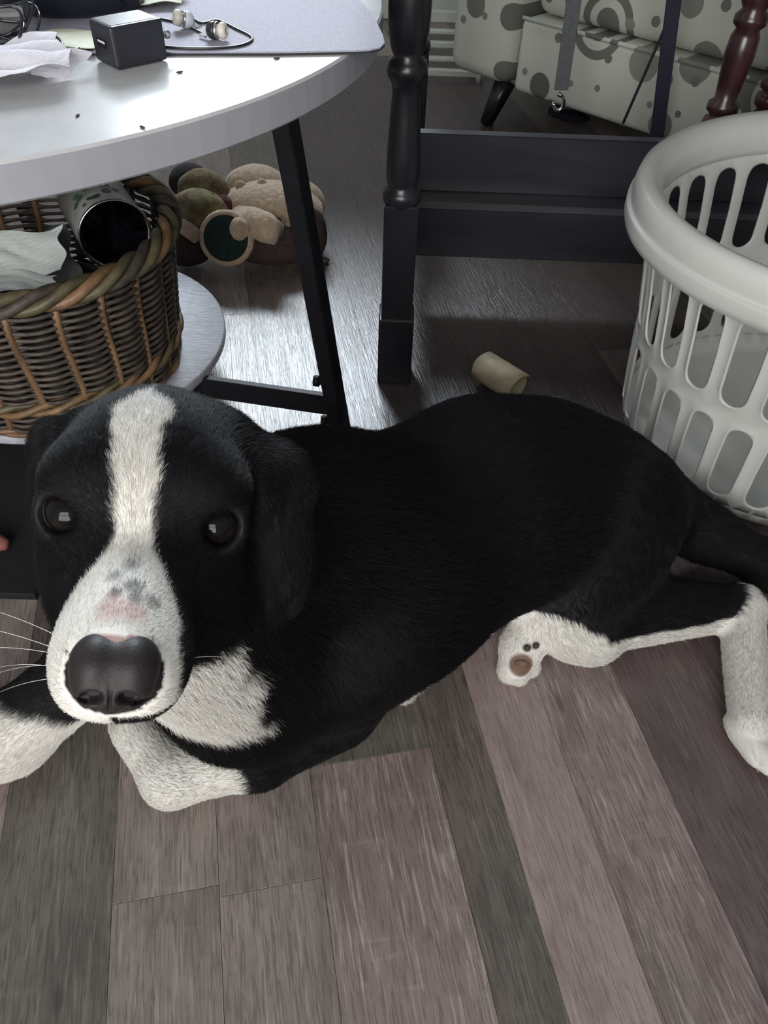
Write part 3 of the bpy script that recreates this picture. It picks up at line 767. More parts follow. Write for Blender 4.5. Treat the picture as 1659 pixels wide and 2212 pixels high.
M_PL1 = mat('plush_beige', srgb(196, 172, 146), .95, .12, 120, .8, sheen=.4)
M_PLD = mat('plush_dark', (.012, .011, .013, 1), .95, .2, 120, .6)
M_PLG = mat('plush_green_sole', srgb(18, 42, 38), .9, .2, 120, .4)
M_PLT = mat('plush_olive_patch', srgb(134, 128, 88), .95, .3, 60, .6, col2=srgb(82, 56, 46))
M_PLR = mat('plush_maroon', srgb(92, 46, 46), .95, .2, 120, .5)
M_PLBR = mat('plush_brown', srgb(66, 50, 48), .95, .2, 120, .5)
def pt(px, py, Y): return Vector(aty(px, py, Y))
pa = thing('plush_toy', 'beige plush toy lying on the floor behind the table leg', 'plush toy', tuple(at(560, 560, 0)))
MB().ellipsoid(pt(585, 455, 1.36), (.095, .065, .050), None, 24, 16, wob=.03).build('belly', M_PL1, pa)
MB().ellipsoid(pt(555, 405, 1.42), (.060, .045, .040), None, 20, 14, wob=.03).build('head', M_PL1, pa)
MB().ellipsoid(pt(640, 440, 1.40), (.055, .040, .045), None, 20, 14).build('shoulder', M_PL1, pa)
MB().tube([pt(520, 470, 1.32), pt(545, 480, 1.29), pt(575, 492, 1.27), pt(600, 505, 1.26)], [.022, .026, .026, .020], 12).build('arm', M_PL1, pa)
MB().ellipsoid(pt(517, 497, 1.26), (.018, .018, .022), None, 12, 8).build('paw', M_PL1, pa)
MB().ellipsoid(pt(585, 525, 1.30), (.085, .050, .034), None, 20, 12).build('leg', M_PLBR, pa)
MB().ellipsoid(pt(672, 505, 1.34), (.030, .035, .050), None, 16, 10).build('leg', M_PLBR, pa)
MB().ellipsoid(pt(598, 478, 1.275), (.008, .006, .008), None, 10, 8).build('button_eye', M_PLD, pa)
fc = pt(488, 515, 1.25); fd = Vector((.05, -.9, .42)).normalized(); fx = fd.orthogonal().normalized(); FM = frame(fc, fx, fd.cross(fx), fd)
MB().lathe([(0, -.045), (.036, -.040), (.047, -.018), (.047, -.004), (.040, .002), (.034, .0)], 32, FM).build('foot', M_PL1, pa)
MB().lathe([(.0395, .0), (.036, .004), (0, .006)], 32, FM).build('sole', M_PLG, pa)
for px_e, py_e in ((520, 402), (566, 398)): MB().ellipsoid(pt(px_e, py_e, 1.365), (.010, .008, .010), None, 10, 8).build('ear', M_PL1, pa)
pbb = thing('plush_doll', 'small plush doll with a dark cap lying beside the beige plush toy', 'plush toy', tuple(at(430, 560, 0)))
MB().ellipsoid(pt(440, 420, 1.36), (.048, .042, .044), None, 20, 14, wob=.04).build('head', M_PLT, pbb)
MB().ellipsoid(pt(410, 392, 1.39), (.038, .038, .030), None, 18, 12).build('cap', M_PLD, pbb)
MB().tube([pt(385, 402, 1.37), pt(405, 415, 1.345), pt(430, 412, 1.345), pt(445, 398, 1.36)], [.006, .008, .008, .005], 8).build('cap_brim', M_PLD, pbb)
for px_e in (432, 458): MB().ellipsoid(pt(px_e, 424, 1.312), (.0045, .004, .005), None, 8, 6).build('eye', M_PLD, pbb)
MB().ellipsoid(pt(430, 465, 1.31), (.055, .045, .045), None, 20, 14, wob=.05).build('torso', M_PLT, pbb)
MB().ellipsoid(pt(476, 447, 1.33), (.026, .020, .022), None, 14, 10).build('scarf', M_PLR, pbb)
MB().tube([pt(395, 460, 1.30), pt(400, 490, 1.27), pt(425, 512, 1.25)], [.014, .016, .012], 10).build('arm', M_PL1, pbb)
MB().ellipsoid(pt(400, 535, 1.28), (.050, .040, .030), None, 20, 12).build('leg', M_PLBR, pbb)
for px, py, r_, l in ((702, 562, .007, 'larger dark kibble crumb on the floor right of the plush toy'), (692, 592, .005, 'smaller dark crumb just in front of the larger one near the table leg')):
    o = MB().ellipsoid(at(px, py, r_ * .7), (r_ * 1.2, r_, r_ * .7), None, 10, 7, wob=.1).build('kibble', M_CRUMB); tag(o, l, 'crumb', 'kibble crumbs on the floor')

# ------------------------------------------------------------------ the dog: one distance field -> one continuous skin
HO = np.array([-0.1285, 0.2778, 0.3996])                        # between the eyes
_hx, _hy, _hz = -0.44206159, 0.16855885, 0.16249561


def _rod(v):
    a = np.linalg.norm(v); k = np.array(v) / a
    K = np.array([[0, -k[2], k[1]], [k[2], 0, -k[0]], [-k[1], k[0], 0]])
    return np.eye(3) + math.sin(a) * K + (1 - math.cos(a)) * K @ K


HR = _rod((_hx, _hy, _hz)) @ np.diag([1.0, -1.0, 1.0])           # columns: left side, forward, up of the head


def hd(x, y, z): return HO + HR @ np.array([x, y, z], float)
def hv(x, y, z): return HR @ np.array([x, y, z], float)
def J(px, py, z): return at(px, py, z)


class Prim:
    def __init__(s, kind, k, flow, ln, col, tilt=0.3): s.kind, s.k, s.flow, s.ln, s.col, s.tilt = kind, k, flow, ln, col, tilt


def rc(a, b, ra, rb, k=0.02, ln=0.008, col=0.0, flow=None, tilt=.3):
    p = Prim('rc', k, None, ln, col, tilt); p.a, p.b, p.ra, p.rb = np.array(a, float), np.array(b, float), ra, rb
    d = p.b - p.a; p.flow = d / np.linalg.norm(d) if flow is None else np.array(flow, float) / np.linalg.norm(flow); return p


def el(c, r, R=None, k=0.02, ln=0.008, col=0.0, flow=(1, 0, 0), tilt=.3):
    p = Prim('el', k, np.array(flow, float) / np.linalg.norm(flow), ln, col, tilt); p.c, p.r = np.array(c, float), np.array(r, float)
    p.R = np.eye(3) if R is None else np.array(R, float); return p


def dist(p, X):
    if p.kind == 'rc':
        ba = p.b - p.a; l2 = ba @ ba; rr = p.ra - p.rb; a2 = l2 - rr * rr; il2 = 1 / l2
        pa = X - p.a; y = pa @ ba; z = y - l2
        t = pa * l2 - y[:, None] * ba; x2 = np.einsum('ij,ij->i', t, t); y2 = y * y * l2; z2 = z * z * l2
        k = np.sign(rr) * rr * rr * x2
        c1 = np.sign(z) * a2 * z2 > k; c2 = np.sign(y) * a2 * y2 < k
        d3 = (np.sqrt(x2 * a2 * il2) + y * rr) * il2 - p.ra
        return np.where(c1, np.sqrt(x2 + z2) * il2 - p.rb, np.where(c2, np.sqrt(x2 + y2) * il2 - p.ra, d3))
    q = (X - p.c) @ p.R
    k0 = np.linalg.norm(q / p.r, axis=1); k1 = np.linalg.norm(q / (p.r ** 2), axis=1)
    return k0 * (k0 - 1) / np.maximum(k1, 1e-9)


def smin(a, b, k):
    h = np.maximum(k - np.abs(a - b), 0) / k
    return np.minimum(a, b) - h * h * k * 0.25


def nets(F, o, h):
    nx, ny, nz = F.shape; sg = F < 0
    c = np.zeros((nx - 1, ny - 1, nz - 1), np.uint8)
    for i in (0, 1):
        for j in (0, 1):
            for k in (0, 1): c += sg[i:nx - 1 + i, j:ny - 1 + j, k:nz - 1 + k]
    act = np.argwhere((c > 0) & (c < 8)); n = len(act)
    idx = np.full(c.shape, -1, np.int32); idx[act[:, 0], act[:, 1], act[:, 2]] = np.arange(n)
    acc = np.zeros((n, 3)); cnt = np.zeros(n)
    cor = [(i, j, k) for i in (0, 1) for j in (0, 1) for k in (0, 1)]
    val = {q: F[act[:, 0] + q[0], act[:, 1] + q[1], act[:, 2] + q[2]].astype(float) for q in cor}
    for q in cor:
        for ax in range(3):
            if q[ax] == 0:
                r = list(q); r[ax] = 1; r = tuple(r); A, B = val[q], val[r]; mk = (A < 0) != (B < 0)
                t = np.where(mk, A / np.where(mk, A - B, 1), 0)
                pos = np.tile(np.array(q, float), (n, 1)); pos[:, ax] = t
                acc += pos * mk[:, None]; cnt += mk
    V = (act + acc / cnt[:, None]) * h + o
    Q = []
    for ax in range(3):
        a, b = (ax + 1) % 3, (ax + 2) % 3
        sl0 = [slice(None)] * 3; sl1 = [slice(None)] * 3; sl0[ax] = slice(0, -1); sl1[ax] = slice(1, None)
        s0, s1 = sg[tuple(sl0)], sg[tuple(sl1)]
        E_ = np.argwhere(s0 != s1); E_ = E_[(E_[:, a] > 0) & (E_[:, b] > 0) & (E_[:, a] < F.shape[a] - 1) & (E_[:, b] < F.shape[b] - 1)]
        inside = s0[E_[:, 0], E_[:, 1], E_[:, 2]]
        def gi(da, db):
            e = E_.copy(); e[:, a] -= da; e[:, b] -= db; return idx[e[:, 0], e[:, 1], e[:, 2]]
        q = np.stack([gi(1, 1), gi(0, 1), gi(0, 0), gi(1, 0)], 1)
        q[~inside] = q[~inside][:, ::-1]; Q.append(q)
    return V, np.concatenate(Q)


def field(prims, subs, lo, hi, h, extra=None, B=16):
    n = np.ceil((hi - lo) / h / B).astype(int) * B + 1
    F = np.full(n, 1.0, np.float32)
    def ev(X, P, Sb):
        d = None
        for p in P:
            e = dist(p, X); d = e if d is None else smin(d, e, p.k)
        if d is None: return np.full(len(X), 1.0)
        for s_ in Sb: d = -smin(-d, dist(s_, X), s_.k)
        if extra is not None: d = extra(X, d)
        return d
    nb = (n - 1) // B; g = np.stack(np.meshgrid(*[np.arange(k) for k in nb], indexing='ij'), -1).reshape(-1, 3)
    C = lo + (g + .5) * B * h; rad = B * h * 0.87
    D = np.stack([dist(p, C) for p in prims], 1); DS = np.stack([dist(p, C) for p in subs], 1) if subs else None
    tot = ev(C, prims, subs)
    a = np.arange(B + 1); loc = np.stack(np.meshgrid(a, a, a, indexing='ij'), -1).reshape(-1, 3) * h
    for i in range(len(g)):
        x, y, z = g[i] * B
        if abs(tot[i]) > rad * 1.6 + .012:
            F[x:x + B + 1, y:y + B + 1, z:z + B + 1] = np.sign(tot[i]) if tot[i] > 0 else -1.0
    for i in range(len(g)):
        if abs(tot[i]) > rad * 1.6 + .012: continue
        x, y, z = g[i] * B
        P = [p for j, p in enumerate(prims) if D[i, j] < rad * 1.5 + p.k + 0.01]
        Sb = [p for j, p in enumerate(subs) if DS[i, j] < rad * 1.5 + 0.01] if subs else []
        F[x:x + B + 1, y:y + B + 1, z:z + B + 1] = ev(lo + g[i] * B * h + loc, P, Sb).reshape(B + 1, B + 1, B + 1)
    return nets(F, lo, h)


HRm = HR
def rotm(axx, ax_y, axz): return np.stack([np.array(v, float) / np.linalg.norm(v) for v in (axx, ax_y, axz)], 1)
def ortho(x, y):
    x = np.array(x, float); x /= np.linalg.norm(x); y = np.array(y, float); y = y - x * (x @ y); y /= np.linalg.norm(y)
    return np.stack([x, y, np.cross(x, y)], 1)


back = hv(0, -1, 0)
prims = []
A_ = prims.append
# trunk
CH, MID, LO_, PEL = J(800, 1225, .135), J(1040, 1095, .132), J(1160, 1070, .122), J(1255, 1075, .115)
A_(rc(CH, MID, .110, .104, .05, .011))
A_(rc(MID, LO_, .104, .092, .04, .011))
A_(rc(LO_, PEL, .092, .082, .04, .011))
NB = J(700, 1165, .20); NK = hd(.012, -.085, -.045)
A_(rc(NK, NB, .062, .084, .04, .013))
A_(rc(NB, CH, .084, .108, .05, .013))
A_(el(J(520, 1480, .11), (.065, .055, .075), k=.05, ln=.016, flow=(.5, -.1, -1), tilt=.35))          # breast
A_(rc(hd(0, -.02, -.06), J(540, 1440, .14), .045, .07, .04, .015, flow=(.4, 0, -1)))                   # throat
# near fore leg (the dog's left), folded under the chin
A_(rc(J(730, 1370, .135), J(735, 1450, .06), .075, .048, .03, .010))
A_(rc(J(720, 1520, .05), J(560, 1635, .032), .043, .027, .02, .007))
A_(rc(J(560, 1635, .032), J(372, 1676, .03), .026, .026, .015, .006, col=1.0))
A_(rc(J(372, 1676, .03), J(292, 1580, .036), .026, .021, .012, .005, col=1.0))
for (px, py) in ((262, 1560), (285, 1545), (310, 1545)): A_(el(J(px, py, .03), (.011, .016, .011), k=.008, ln=.004, col=1.0, flow=(0, 1, 0)))
# far fore leg (the dog's right), stretched out to the left
A_(rc(J(470, 1370, .17), J(215, 1425, .10), .06, .036, .03, .009))
A_(rc(J(215, 1425, .10), J(20, 1588, .045), .034, .034, .02, .008))
A_(rc(J(20, 1585, .045), J(-190, 1700, .03), .034, .026, .02, .006, col=1.0))
pw = J(-215, 1715, .026)
for k_ in range(4): A_(el(pw + np.array([-.012 + -.004 * k_, .018 - .012 * k_, 0]), (.018, .009, .013), k=.008, ln=.004, col=1.0, flow=(-1, -.3, 0)))
# near hind leg (the dog's left)
KN = J(1245, 1318, .052); HK = J(1600, 1312, .036); PW = J(1622, 1560, .026)
A_(rc(J(1290, 1110, .105), KN, .082, .050, .03, .009))
A_(rc(J(1320, 1115, .09), J(1345, 1240, .05), .072, .036, .03, .009))
A_(rc(KN, HK, .048, .022, .018, .008))
A_(rc(HK, PW, .023, .020, .012, .006, col=1.0))
for dx, dy, l_ in ((-42, 14, 0), (-16, 42, 1), (14, 58, 1), (42, 60, 0)):
    c = J(1630 + dx * .8, 1570 + dy, .018); A_(el(c, (.0098, .023, .012), R=ortho((1, .25, 0), (-.25, 1, 0)), k=.0025, ln=.0025, col=1.0, flow=(.2, -1, -.2)))
A_(rc(J(940, 1398, .075), J(862, 1480, .035), .018, .015, .014, .012, col=1.0, flow=(.6, -.5, -.4)))
# groin fold and far hind paw showing its pads
A_(rc(J(1165, 1322, .06), J(1285, 1385, .04), .016, .020, .02, .007, col=1.0))
A_(rc(J(1160, 1330, .055), J(1128, 1395, .032), .022, .021, .012, .006, col=1.0))
A_(rc(J(1128, 1395, .032), J(1112, 1440, .020), .021, .017, .01, .005, col=1.0))
for px, py in ((1095, 1452), (1122, 1458), (1148, 1440)): A_(el(J(px, py, .012), (.0095, .012, .010), k=.006, ln=.004, col=1.0, flow=(-.3, -1, 0)))
# tail
T0, T1, T2 = J(1370, 1065, .09), J(1520, 1150, .05), J(1659, 1222, .032)
A_(rc(T0, T1, .05, .030, .03, .010)); A_(rc(T1, T2, .030, .024, .02, .011)); A_(rc(T2, T2 + (T2 - T1) * 1.6, .025, .019, .015, .012))
# head
HK_ = .02
A_(el(hd(.002, -.048, .004), (.055, .066, .056), HRm, HK_, .007, 0, back))
A_(el(hd(0, -.018, .012), (.046, .040, .036), HRm, HK_, .006, 0, back))
for s_ in (-1, 1):
    A_(el(hd(s_ * .031, -.006, .019), (.021, .020, .016), HRm, .015, .005, 0, back))
    A_(el(hd(s_ * .032, -.034, -.030), (.024, .042, .034), HRm, .025, .008, 0, hv(0, -1, -.4)))
    A_(el(hd(s_ * .030, .002, -.022), (.015, .022, .016), HRm, .018, .005, 0, hv(0, -1, -.3)))
A_(rc(hd(0, -.005, -.018), hd(0, .086, -.032), .029, .019, .02, .0035, 0, back))
A_(rc(hd(0, -.01, -.034), hd(0, .070, -.042), .036, .026, .015, .004, 0, back))
for s_ in (-1, 1):
    A_(el(hd(s_ * .0135, .066, -.044), (.0175, .034, .0205), HRm, .012, .0035, 0, hv(s_ * .3, -1, -.25)))
A_(el(hd(0, .084, -.046), (.022, .018, .014), HRm, .010, .003, 0, hv(0, -1, -.2)))
A_(rc(hd(0, -.01, -.058), hd(0, .066, -.062), .027, .014, .010, .005, 0, back))
for s_ in (-1, 1):                                               # lids
    A_(el(hd(s_ * .0372, .001, .000), (.0170, .0152, .0158), HRm, .008, .0035, 0, hv(s_ * .8, -1, .2)))
# ears
ear_d = hv(.12, -.10, -.99); ear_n = hv(.96, .26, .10)
A_(rc(hd(.040, -.062, .026), hd(.084, -.056, .006), .019, .010, .022, .008, 0, hv(.7, -.2, -.5)))
A_(el(hd(.064, -.058, -.008), (.038, .018, .030), ortho(ear_d, ear_n), .020, .008, 0, ear_d))
A_(el(hd(.084, -.054, -.020), (.050, .0085, .036), ortho(ear_d, ear_n), .016, .008, 0, ear_d))
A_(el(hd(.088, -.056, -.048), (.028, .007, .022), ortho(ear_d, ear_n), .014, .008, 0, ear_d))
A_(rc(hd(-.040, -.070, .022), hd(-.060, -.078, .012), .015, .011, .015, .008, 0, hv(-.7, -.5, -.5)))
A_(el(hd(-.0665, -.076, -.012), (.043, .0075, .024), ortho(hv(-.12, -.35, -.9), hv(-.85, .3, .2)), .012, .008, 0, hv(-.1, -.35, -.9)))
subs = []
EYES = []
for s_ in (-1, 1):
    ax = np.array([s_ * .20, .93, .20]); ax /= np.linalg.norm(ax)
    ec = np.array([s_ * .0372, -.0030, 0.0]); EYES.append((hd(*ec), HR @ ax))
    fr = ortho(HR @ ax, hv(-s_ * .96, .3, -.10 * 1))
    subs.append(el(hd(*(ec + ax * .014)), (.0160, .0116, .0104), fr, .003))
_tc = [J(1630 + dx * .8, 1570 + dy, .018) for dx, dy in ((-42, 14), (-16, 42), (14, 58), (42, 60))]
for p_, q_ in zip(_tc[:-1], _tc[1:]):
    m_ = (p_ + q_) / 2; f_ = np.array([.22, -.97, 0])
    subs.append(rc(m_ + f_ * .004 + [0, 0, .014], m_ + f_ * .026 + [0, 0, .004], .0016, .0022, .004))
lo = np.array([-.50, .10, -.004]); hi = np.array([.66, .80, .50])
VOX = 0.002
V, Q = field(prims, subs, lo, hi, VOX, extra=lambda X, d: np.maximum(d, .0008 - X[:, 2]))
print('dog', len(V), len(Q))


def lap(V, Q, it=2, lam=.5):
    e = np.concatenate([Q[:, [0, 1]], Q[:, [1, 2]], Q[:, [2, 3]], Q[:, [3, 0]]])
    e = np.concatenate([e, e[:, ::-1]]); n = len(V)
    c = np.bincount(e[:, 0], minlength=n)[:, None]
    for _ in range(it):
        s = np.stack([np.bincount(e[:, 0], weights=V[e[:, 1], k], minlength=n) for k in range(3)], 1)
        V = V + lam * (s / np.maximum(c, 1) - V)
    return V


V = lap(V, Q, 2)
# per point: flow of the coat, hair length and colour
Wt = np.zeros(len(V)); flow = np.zeros((len(V), 3)); ln = np.zeros(len(V)); colw = np.zeros(len(V)); tl = np.zeros(len(V))
for p in prims:
    d = dist(p, V); w_ = np.exp(-np.clip(d, -.01, 1) / .006); w_[d > .05] = 0
    Wt += w_; flow += w_[:, None] * p.flow; ln += w_ * p.ln; colw += w_ * p.col; tl += w_ * p.tilt
Wt = np.maximum(Wt, 1e-9); flow /= Wt[:, None]; ln /= Wt; colw /= Wt; tl /= Wt


def vnoise(X, s, seed=0):
    r = np.random.RandomState(seed); out = np.zeros(len(X))
    for _ in range(6):
        k = r.normal(size=3); k /= np.linalg.norm(k); out += np.sin(X @ (k * s * r.uniform(.6, 1.6)) + r.uniform(0, 6.3))
    return out / 6


def sstep(a, b, x):
    t = np.clip((x - a) / (b - a), 0, 1); return t * t * (3 - 2 * t)


Lh = (V - HO) @ HR                                                # head-local coordinates
hx, hy_, hz_ = Lh.T
nz1 = vnoise(V, 260, 1); nz2 = vnoise(V, 90, 2)
head = sstep(-.125, -.10, hy_) * (np.abs(hx) < .13)
# blaze down the middle of the face, spreading over the muzzle
cx_ = np.interp(hy_, [-.05, .007, .027, .05], [-.004, -.006, -.002, 0])
yk = [-.046, -.038, -.030, -.020, -.012, .007, .02, .03, .04]
hr_ = np.interp(hy_, yk + [.05, .055, .061, .082, .10], [0, .0015, .007, .0140, .0155, .0112, .0092, .0085, .0105, .0145, .018, .022, .0265, .030])
hl_ = np.interp(hy_, yk + [.045, .05, .058, .068], [0, .004, .010, .0160, .0160, .0115, .0092, .0085, .0115, .016, .022, .032, .055])
side = np.where(hx > cx_, hx - cx_ - hr_, cx_ - hx - hl_) - .0022 * nz1
white = sstep(.0018, -.0018, side) * (hy_ > -.085) * (np.abs(hx) < .06)
white *= np.where((hz_ < -.052) & (hx > 0), 0.0, 1.0)
white *= np.where((hy_ < .02) & (hz_ < -.03), 0.0, 1.0)
# breast, belly, legs
def blob(c, r, R=None, n=.12):
    q = (V - c) / np.array(r) if R is None else ((V - c) @ R) / np.array(r)
    return sstep(1.06, .94, np.linalg.norm(q, axis=1) + n * nz1 + n * .6 * nz2)
inh = (hy_ > -.06) & (np.abs(hx) < .07) & (hz_ > -.085)
thr = sstep(.004, -.004, V[:, 0] + .086 + .010 * nz1 + .006 * nz2 + .06 * np.abs(V[:, 2] - .25) ** 1.0 * 0) * sstep(-.074, -.082, hz_ + .004 * nz1) * sstep(.160, .172, V[:, 2] + .006 * nz1) * (V[:, 0] > -.24) * (V[:, 1] < .36)  # white stops low down; black below is painted shade for the forearm gap
body_w = thr
body_w = np.maximum(body_w, blob(J(905, 1428, .02), (.05, .045, .035)))
nl = (V - J(535, 1640, .03)) @ (np.array([-1, -.1, 0])) + .006 * nz1
front = sstep(-.004, .004, nl) * (V[:, 2] < .075) * (V[:, 1] < .40)
leg_w = sstep(.45, .55, colw + .10 * nz1 + .05 * nz2)
tib = KN + (HK - KN) * 0.5
hind_low = (V[:, 0] > .10) & (V[:, 1] < .56) & (V[:, 2] < .10)
nzl = V[:, 2] + .003 * nz1
axl = (HK - KN) / np.linalg.norm(HK - KN); tpar = (V - KN) @ axl / np.linalg.norm(HK - KN); rel = (V - KN) - ((V - KN) @ axl)[:, None] * axl
wdir = np.array([.15, -.62, -.77]); wdir -= axl * (wdir @ axl); wdir /= np.linalg.norm(wdir)
rloc = np.interp(tpar, [-.2, 0, 1, 1.2], [.052, .048, .022, .022]); thr_ = np.interp(tpar, [-.6, -.25, .0, .3, .7, 1.0, 1.2], [.2, .40, .52, .50, .38, .0, -.4])
band = sstep(-.05, .05, (rel @ wdir) / rloc - thr_ + .06 * nz1) * (tpar > -.7) * (tpar < 1.3) * hind_low * (np.linalg.norm(rel, axis=1) < .075)
groin = blob(J(1215, 1368, .06), (.046, .04, .024)) * (V[:, 0] > .10)
band = np.maximum(band, groin)
farleg = sstep(-.006, .006, (V - J(60, 1548, .085)) @ np.array([-.22, -.70, -.68]) + .004 * nz1) * (V[:, 0] < -.235) * (V[:, 2] < .13)
body_w = np.maximum.reduce([body_w, front, leg_w * (V[:, 0] > -.05), band, farleg]) * (~inh)
white = np.maximum(white * head * inh, body_w)
WHITE = np.array([.74, .705, .655]); BLACK = np.array([.0042, .0037, .0048])
rgb = BLACK * (1 - white[:, None]) + WHITE * white[:, None]
# thin coat: pink skin and dark freckles above the nose
def spot(x, y, r, soft=.0015): return sstep(r + soft, r - soft, np.hypot(hx - x, hy_ - y))
topn = (hz_ > -.04) & inh
pink = np.maximum(spot(-.004, .081, .007, .004), spot(.004, .083, .006, .004)) * topn
rgb = rgb * (1 - .75 * pink[:, None]) + np.array([.50, .33, .30]) * .75 * pink[:, None]
for (x, y, r, c_) in ((-.0045, .0715, .0032, (.09, .055, .055)), (.003, .067, .0042, (.16, .155, .14)), (.0045, .074, .0034, (.14, .12, .115)), (.012, .073, .0036, (.2, .18, .17)), (-.007, .060, .0035, (.27, .26, .24)), (.000, .052, .004, (.32, .31, .29))):
    s_ = (spot(x, y, r) * topn * .85)[:, None]; rgb = rgb * (1 - s_) + np.array(c_) * s_
gs = sstep(.0065, .001, np.abs(hx + .001 + .0015 * nz2)) * sstep(.035, .045, hy_) * sstep(.074, .062, hy_) * topn * np.clip(.55 + .6 * nz1, 0, 1)
rgb = rgb * (1 - .55 * gs[:, None]) + np.array([.14, .135, .125]) * .55 * gs[:, None]
nb2 = (np.linalg.norm((Lh - np.array([0, .0985, -.0325])) / np.array([.0205, .018, .0175]), axis=1) < 1.02)[:, None]
rgb = np.where(nb2, np.where((hz_ > -.026)[:, None] & (np.abs(hx) < .011)[:, None], np.array([.42, .27, .25]), np.array([.012, .010, .010])), rgb)
# pads of the far hind paw
padw = np.zeros(len(V))
for px, py in ():
    padw = np.maximum(padw, sstep(.016, .010, np.linalg.norm(V - J(px, py, .026), axis=1)) * (V[:, 1] < .50))
rgb = rgb * (1 - padw[:, None] * .8) + np.array([.20, .115, .08]) * padw[:, None] * .8
NOSE_C = np.array([0, .0985, -.0325])
bald = np.zeros(len(V), bool)
for e, a in EYES: bald |= np.linalg.norm(V - (e + a * .006), axis=1) < .0150
bald |= np.linalg.norm((Lh - NOSE_C) / np.array([.0205, .016, .0175]), axis=1) < 1.02
for w_, r_, cc_ in (((.146, .433, .035), .0125, (.17, .10, .07)), ((.1505, .4435, .0505), .0045, (.02, .014, .012)), ((.1595, .446, .0515), .0045, (.10, .045, .035))):
    s_ = sstep(r_ + .002, r_ - .002, np.linalg.norm(V - np.array(w_), axis=1)); padw = np.maximum(padw, s_)
    rgb = rgb * (1 - s_[:, None]) + np.array(cc_) * s_[:, None]
bald |= padw > .3
bald |= V[:, 2] < .0012
lid = np.zeros(len(V))
for e, a in EYES: lid = np.maximum(lid, sstep(.0185, .0160, np.linalg.norm(V - (e + a * .006), axis=1)))
rgb = rgb * (1 - lid[:, None]) + np.array([.012, .010, .010]) * lid[:, None]

dog = thing('dog', 'black and white short-haired puppy lying on the floor with its head raised', 'dog', (0.06, 0.5, 0.0))
me = bpy.data.meshes.new('body'); me.from_pydata(V.tolist(), [], Q.tolist()); me.update()
me.polygons.foreach_set('use_smooth', np.ones(len(Q), bool))
ca = me.color_attributes.new('coat', 'FLOAT_COLOR', 'POINT')
ca.data.foreach_set('color', np.c_[rgb, np.ones(len(V))].astype(np.float32).ravel())


def coat_mat(name, attr, rough, spec, sheen=0.0):
    M = bpy.data.materials.new(name); M.use_nodes = True; nt = M.node_tree; b = nt.nodes['Principled BSDF']
    a = nt.nodes.new('ShaderNodeAttribute'); a.attribute_name = attr
    nz = nt.nodes.new('ShaderNodeTexNoise'); nz.inputs['Scale'].default_value = 300
    mr = nt.nodes.new('ShaderNodeMapRange'); mr.inputs[3].default_value = .85; mr.inputs[4].default_value = 1.1
    mx = nt.nodes.new('ShaderNodeVectorMath'); mx.operation = 'SCALE'
    nt.links.new(nz.outputs[0], mr.inputs[0]); nt.links.new(a.outputs['Color'], mx.inputs[0]); nt.links.new(mr.outputs[0], mx.inputs['Scale'])
    nt.links.new(mx.outputs[0], b.inputs['Base Color'])
    b.inputs['Roughness'].default_value = rough; b.inputs['Specular IOR Level'].default_value = spec
    return M


me.materials.append(coat_mat('dog_skin', 'coat', .6, .25))
body = bpy.data.objects.new('body', me); COL.objects.link(body); body.parent = dog
body.matrix_parent_inverse = Matrix.Translation((-.06, -.5, 0))

# coat: short hairs rooted on the skin
nrm = np.zeros((len(V), 3)); me.vertices.foreach_get('normal', nrm.reshape(-1)) if False else None
nb_ = np.empty(len(V) * 3, np.float32); me.vertices.foreach_get('normal', nb_); nrm = nb_.reshape(-1, 3).astype(float)


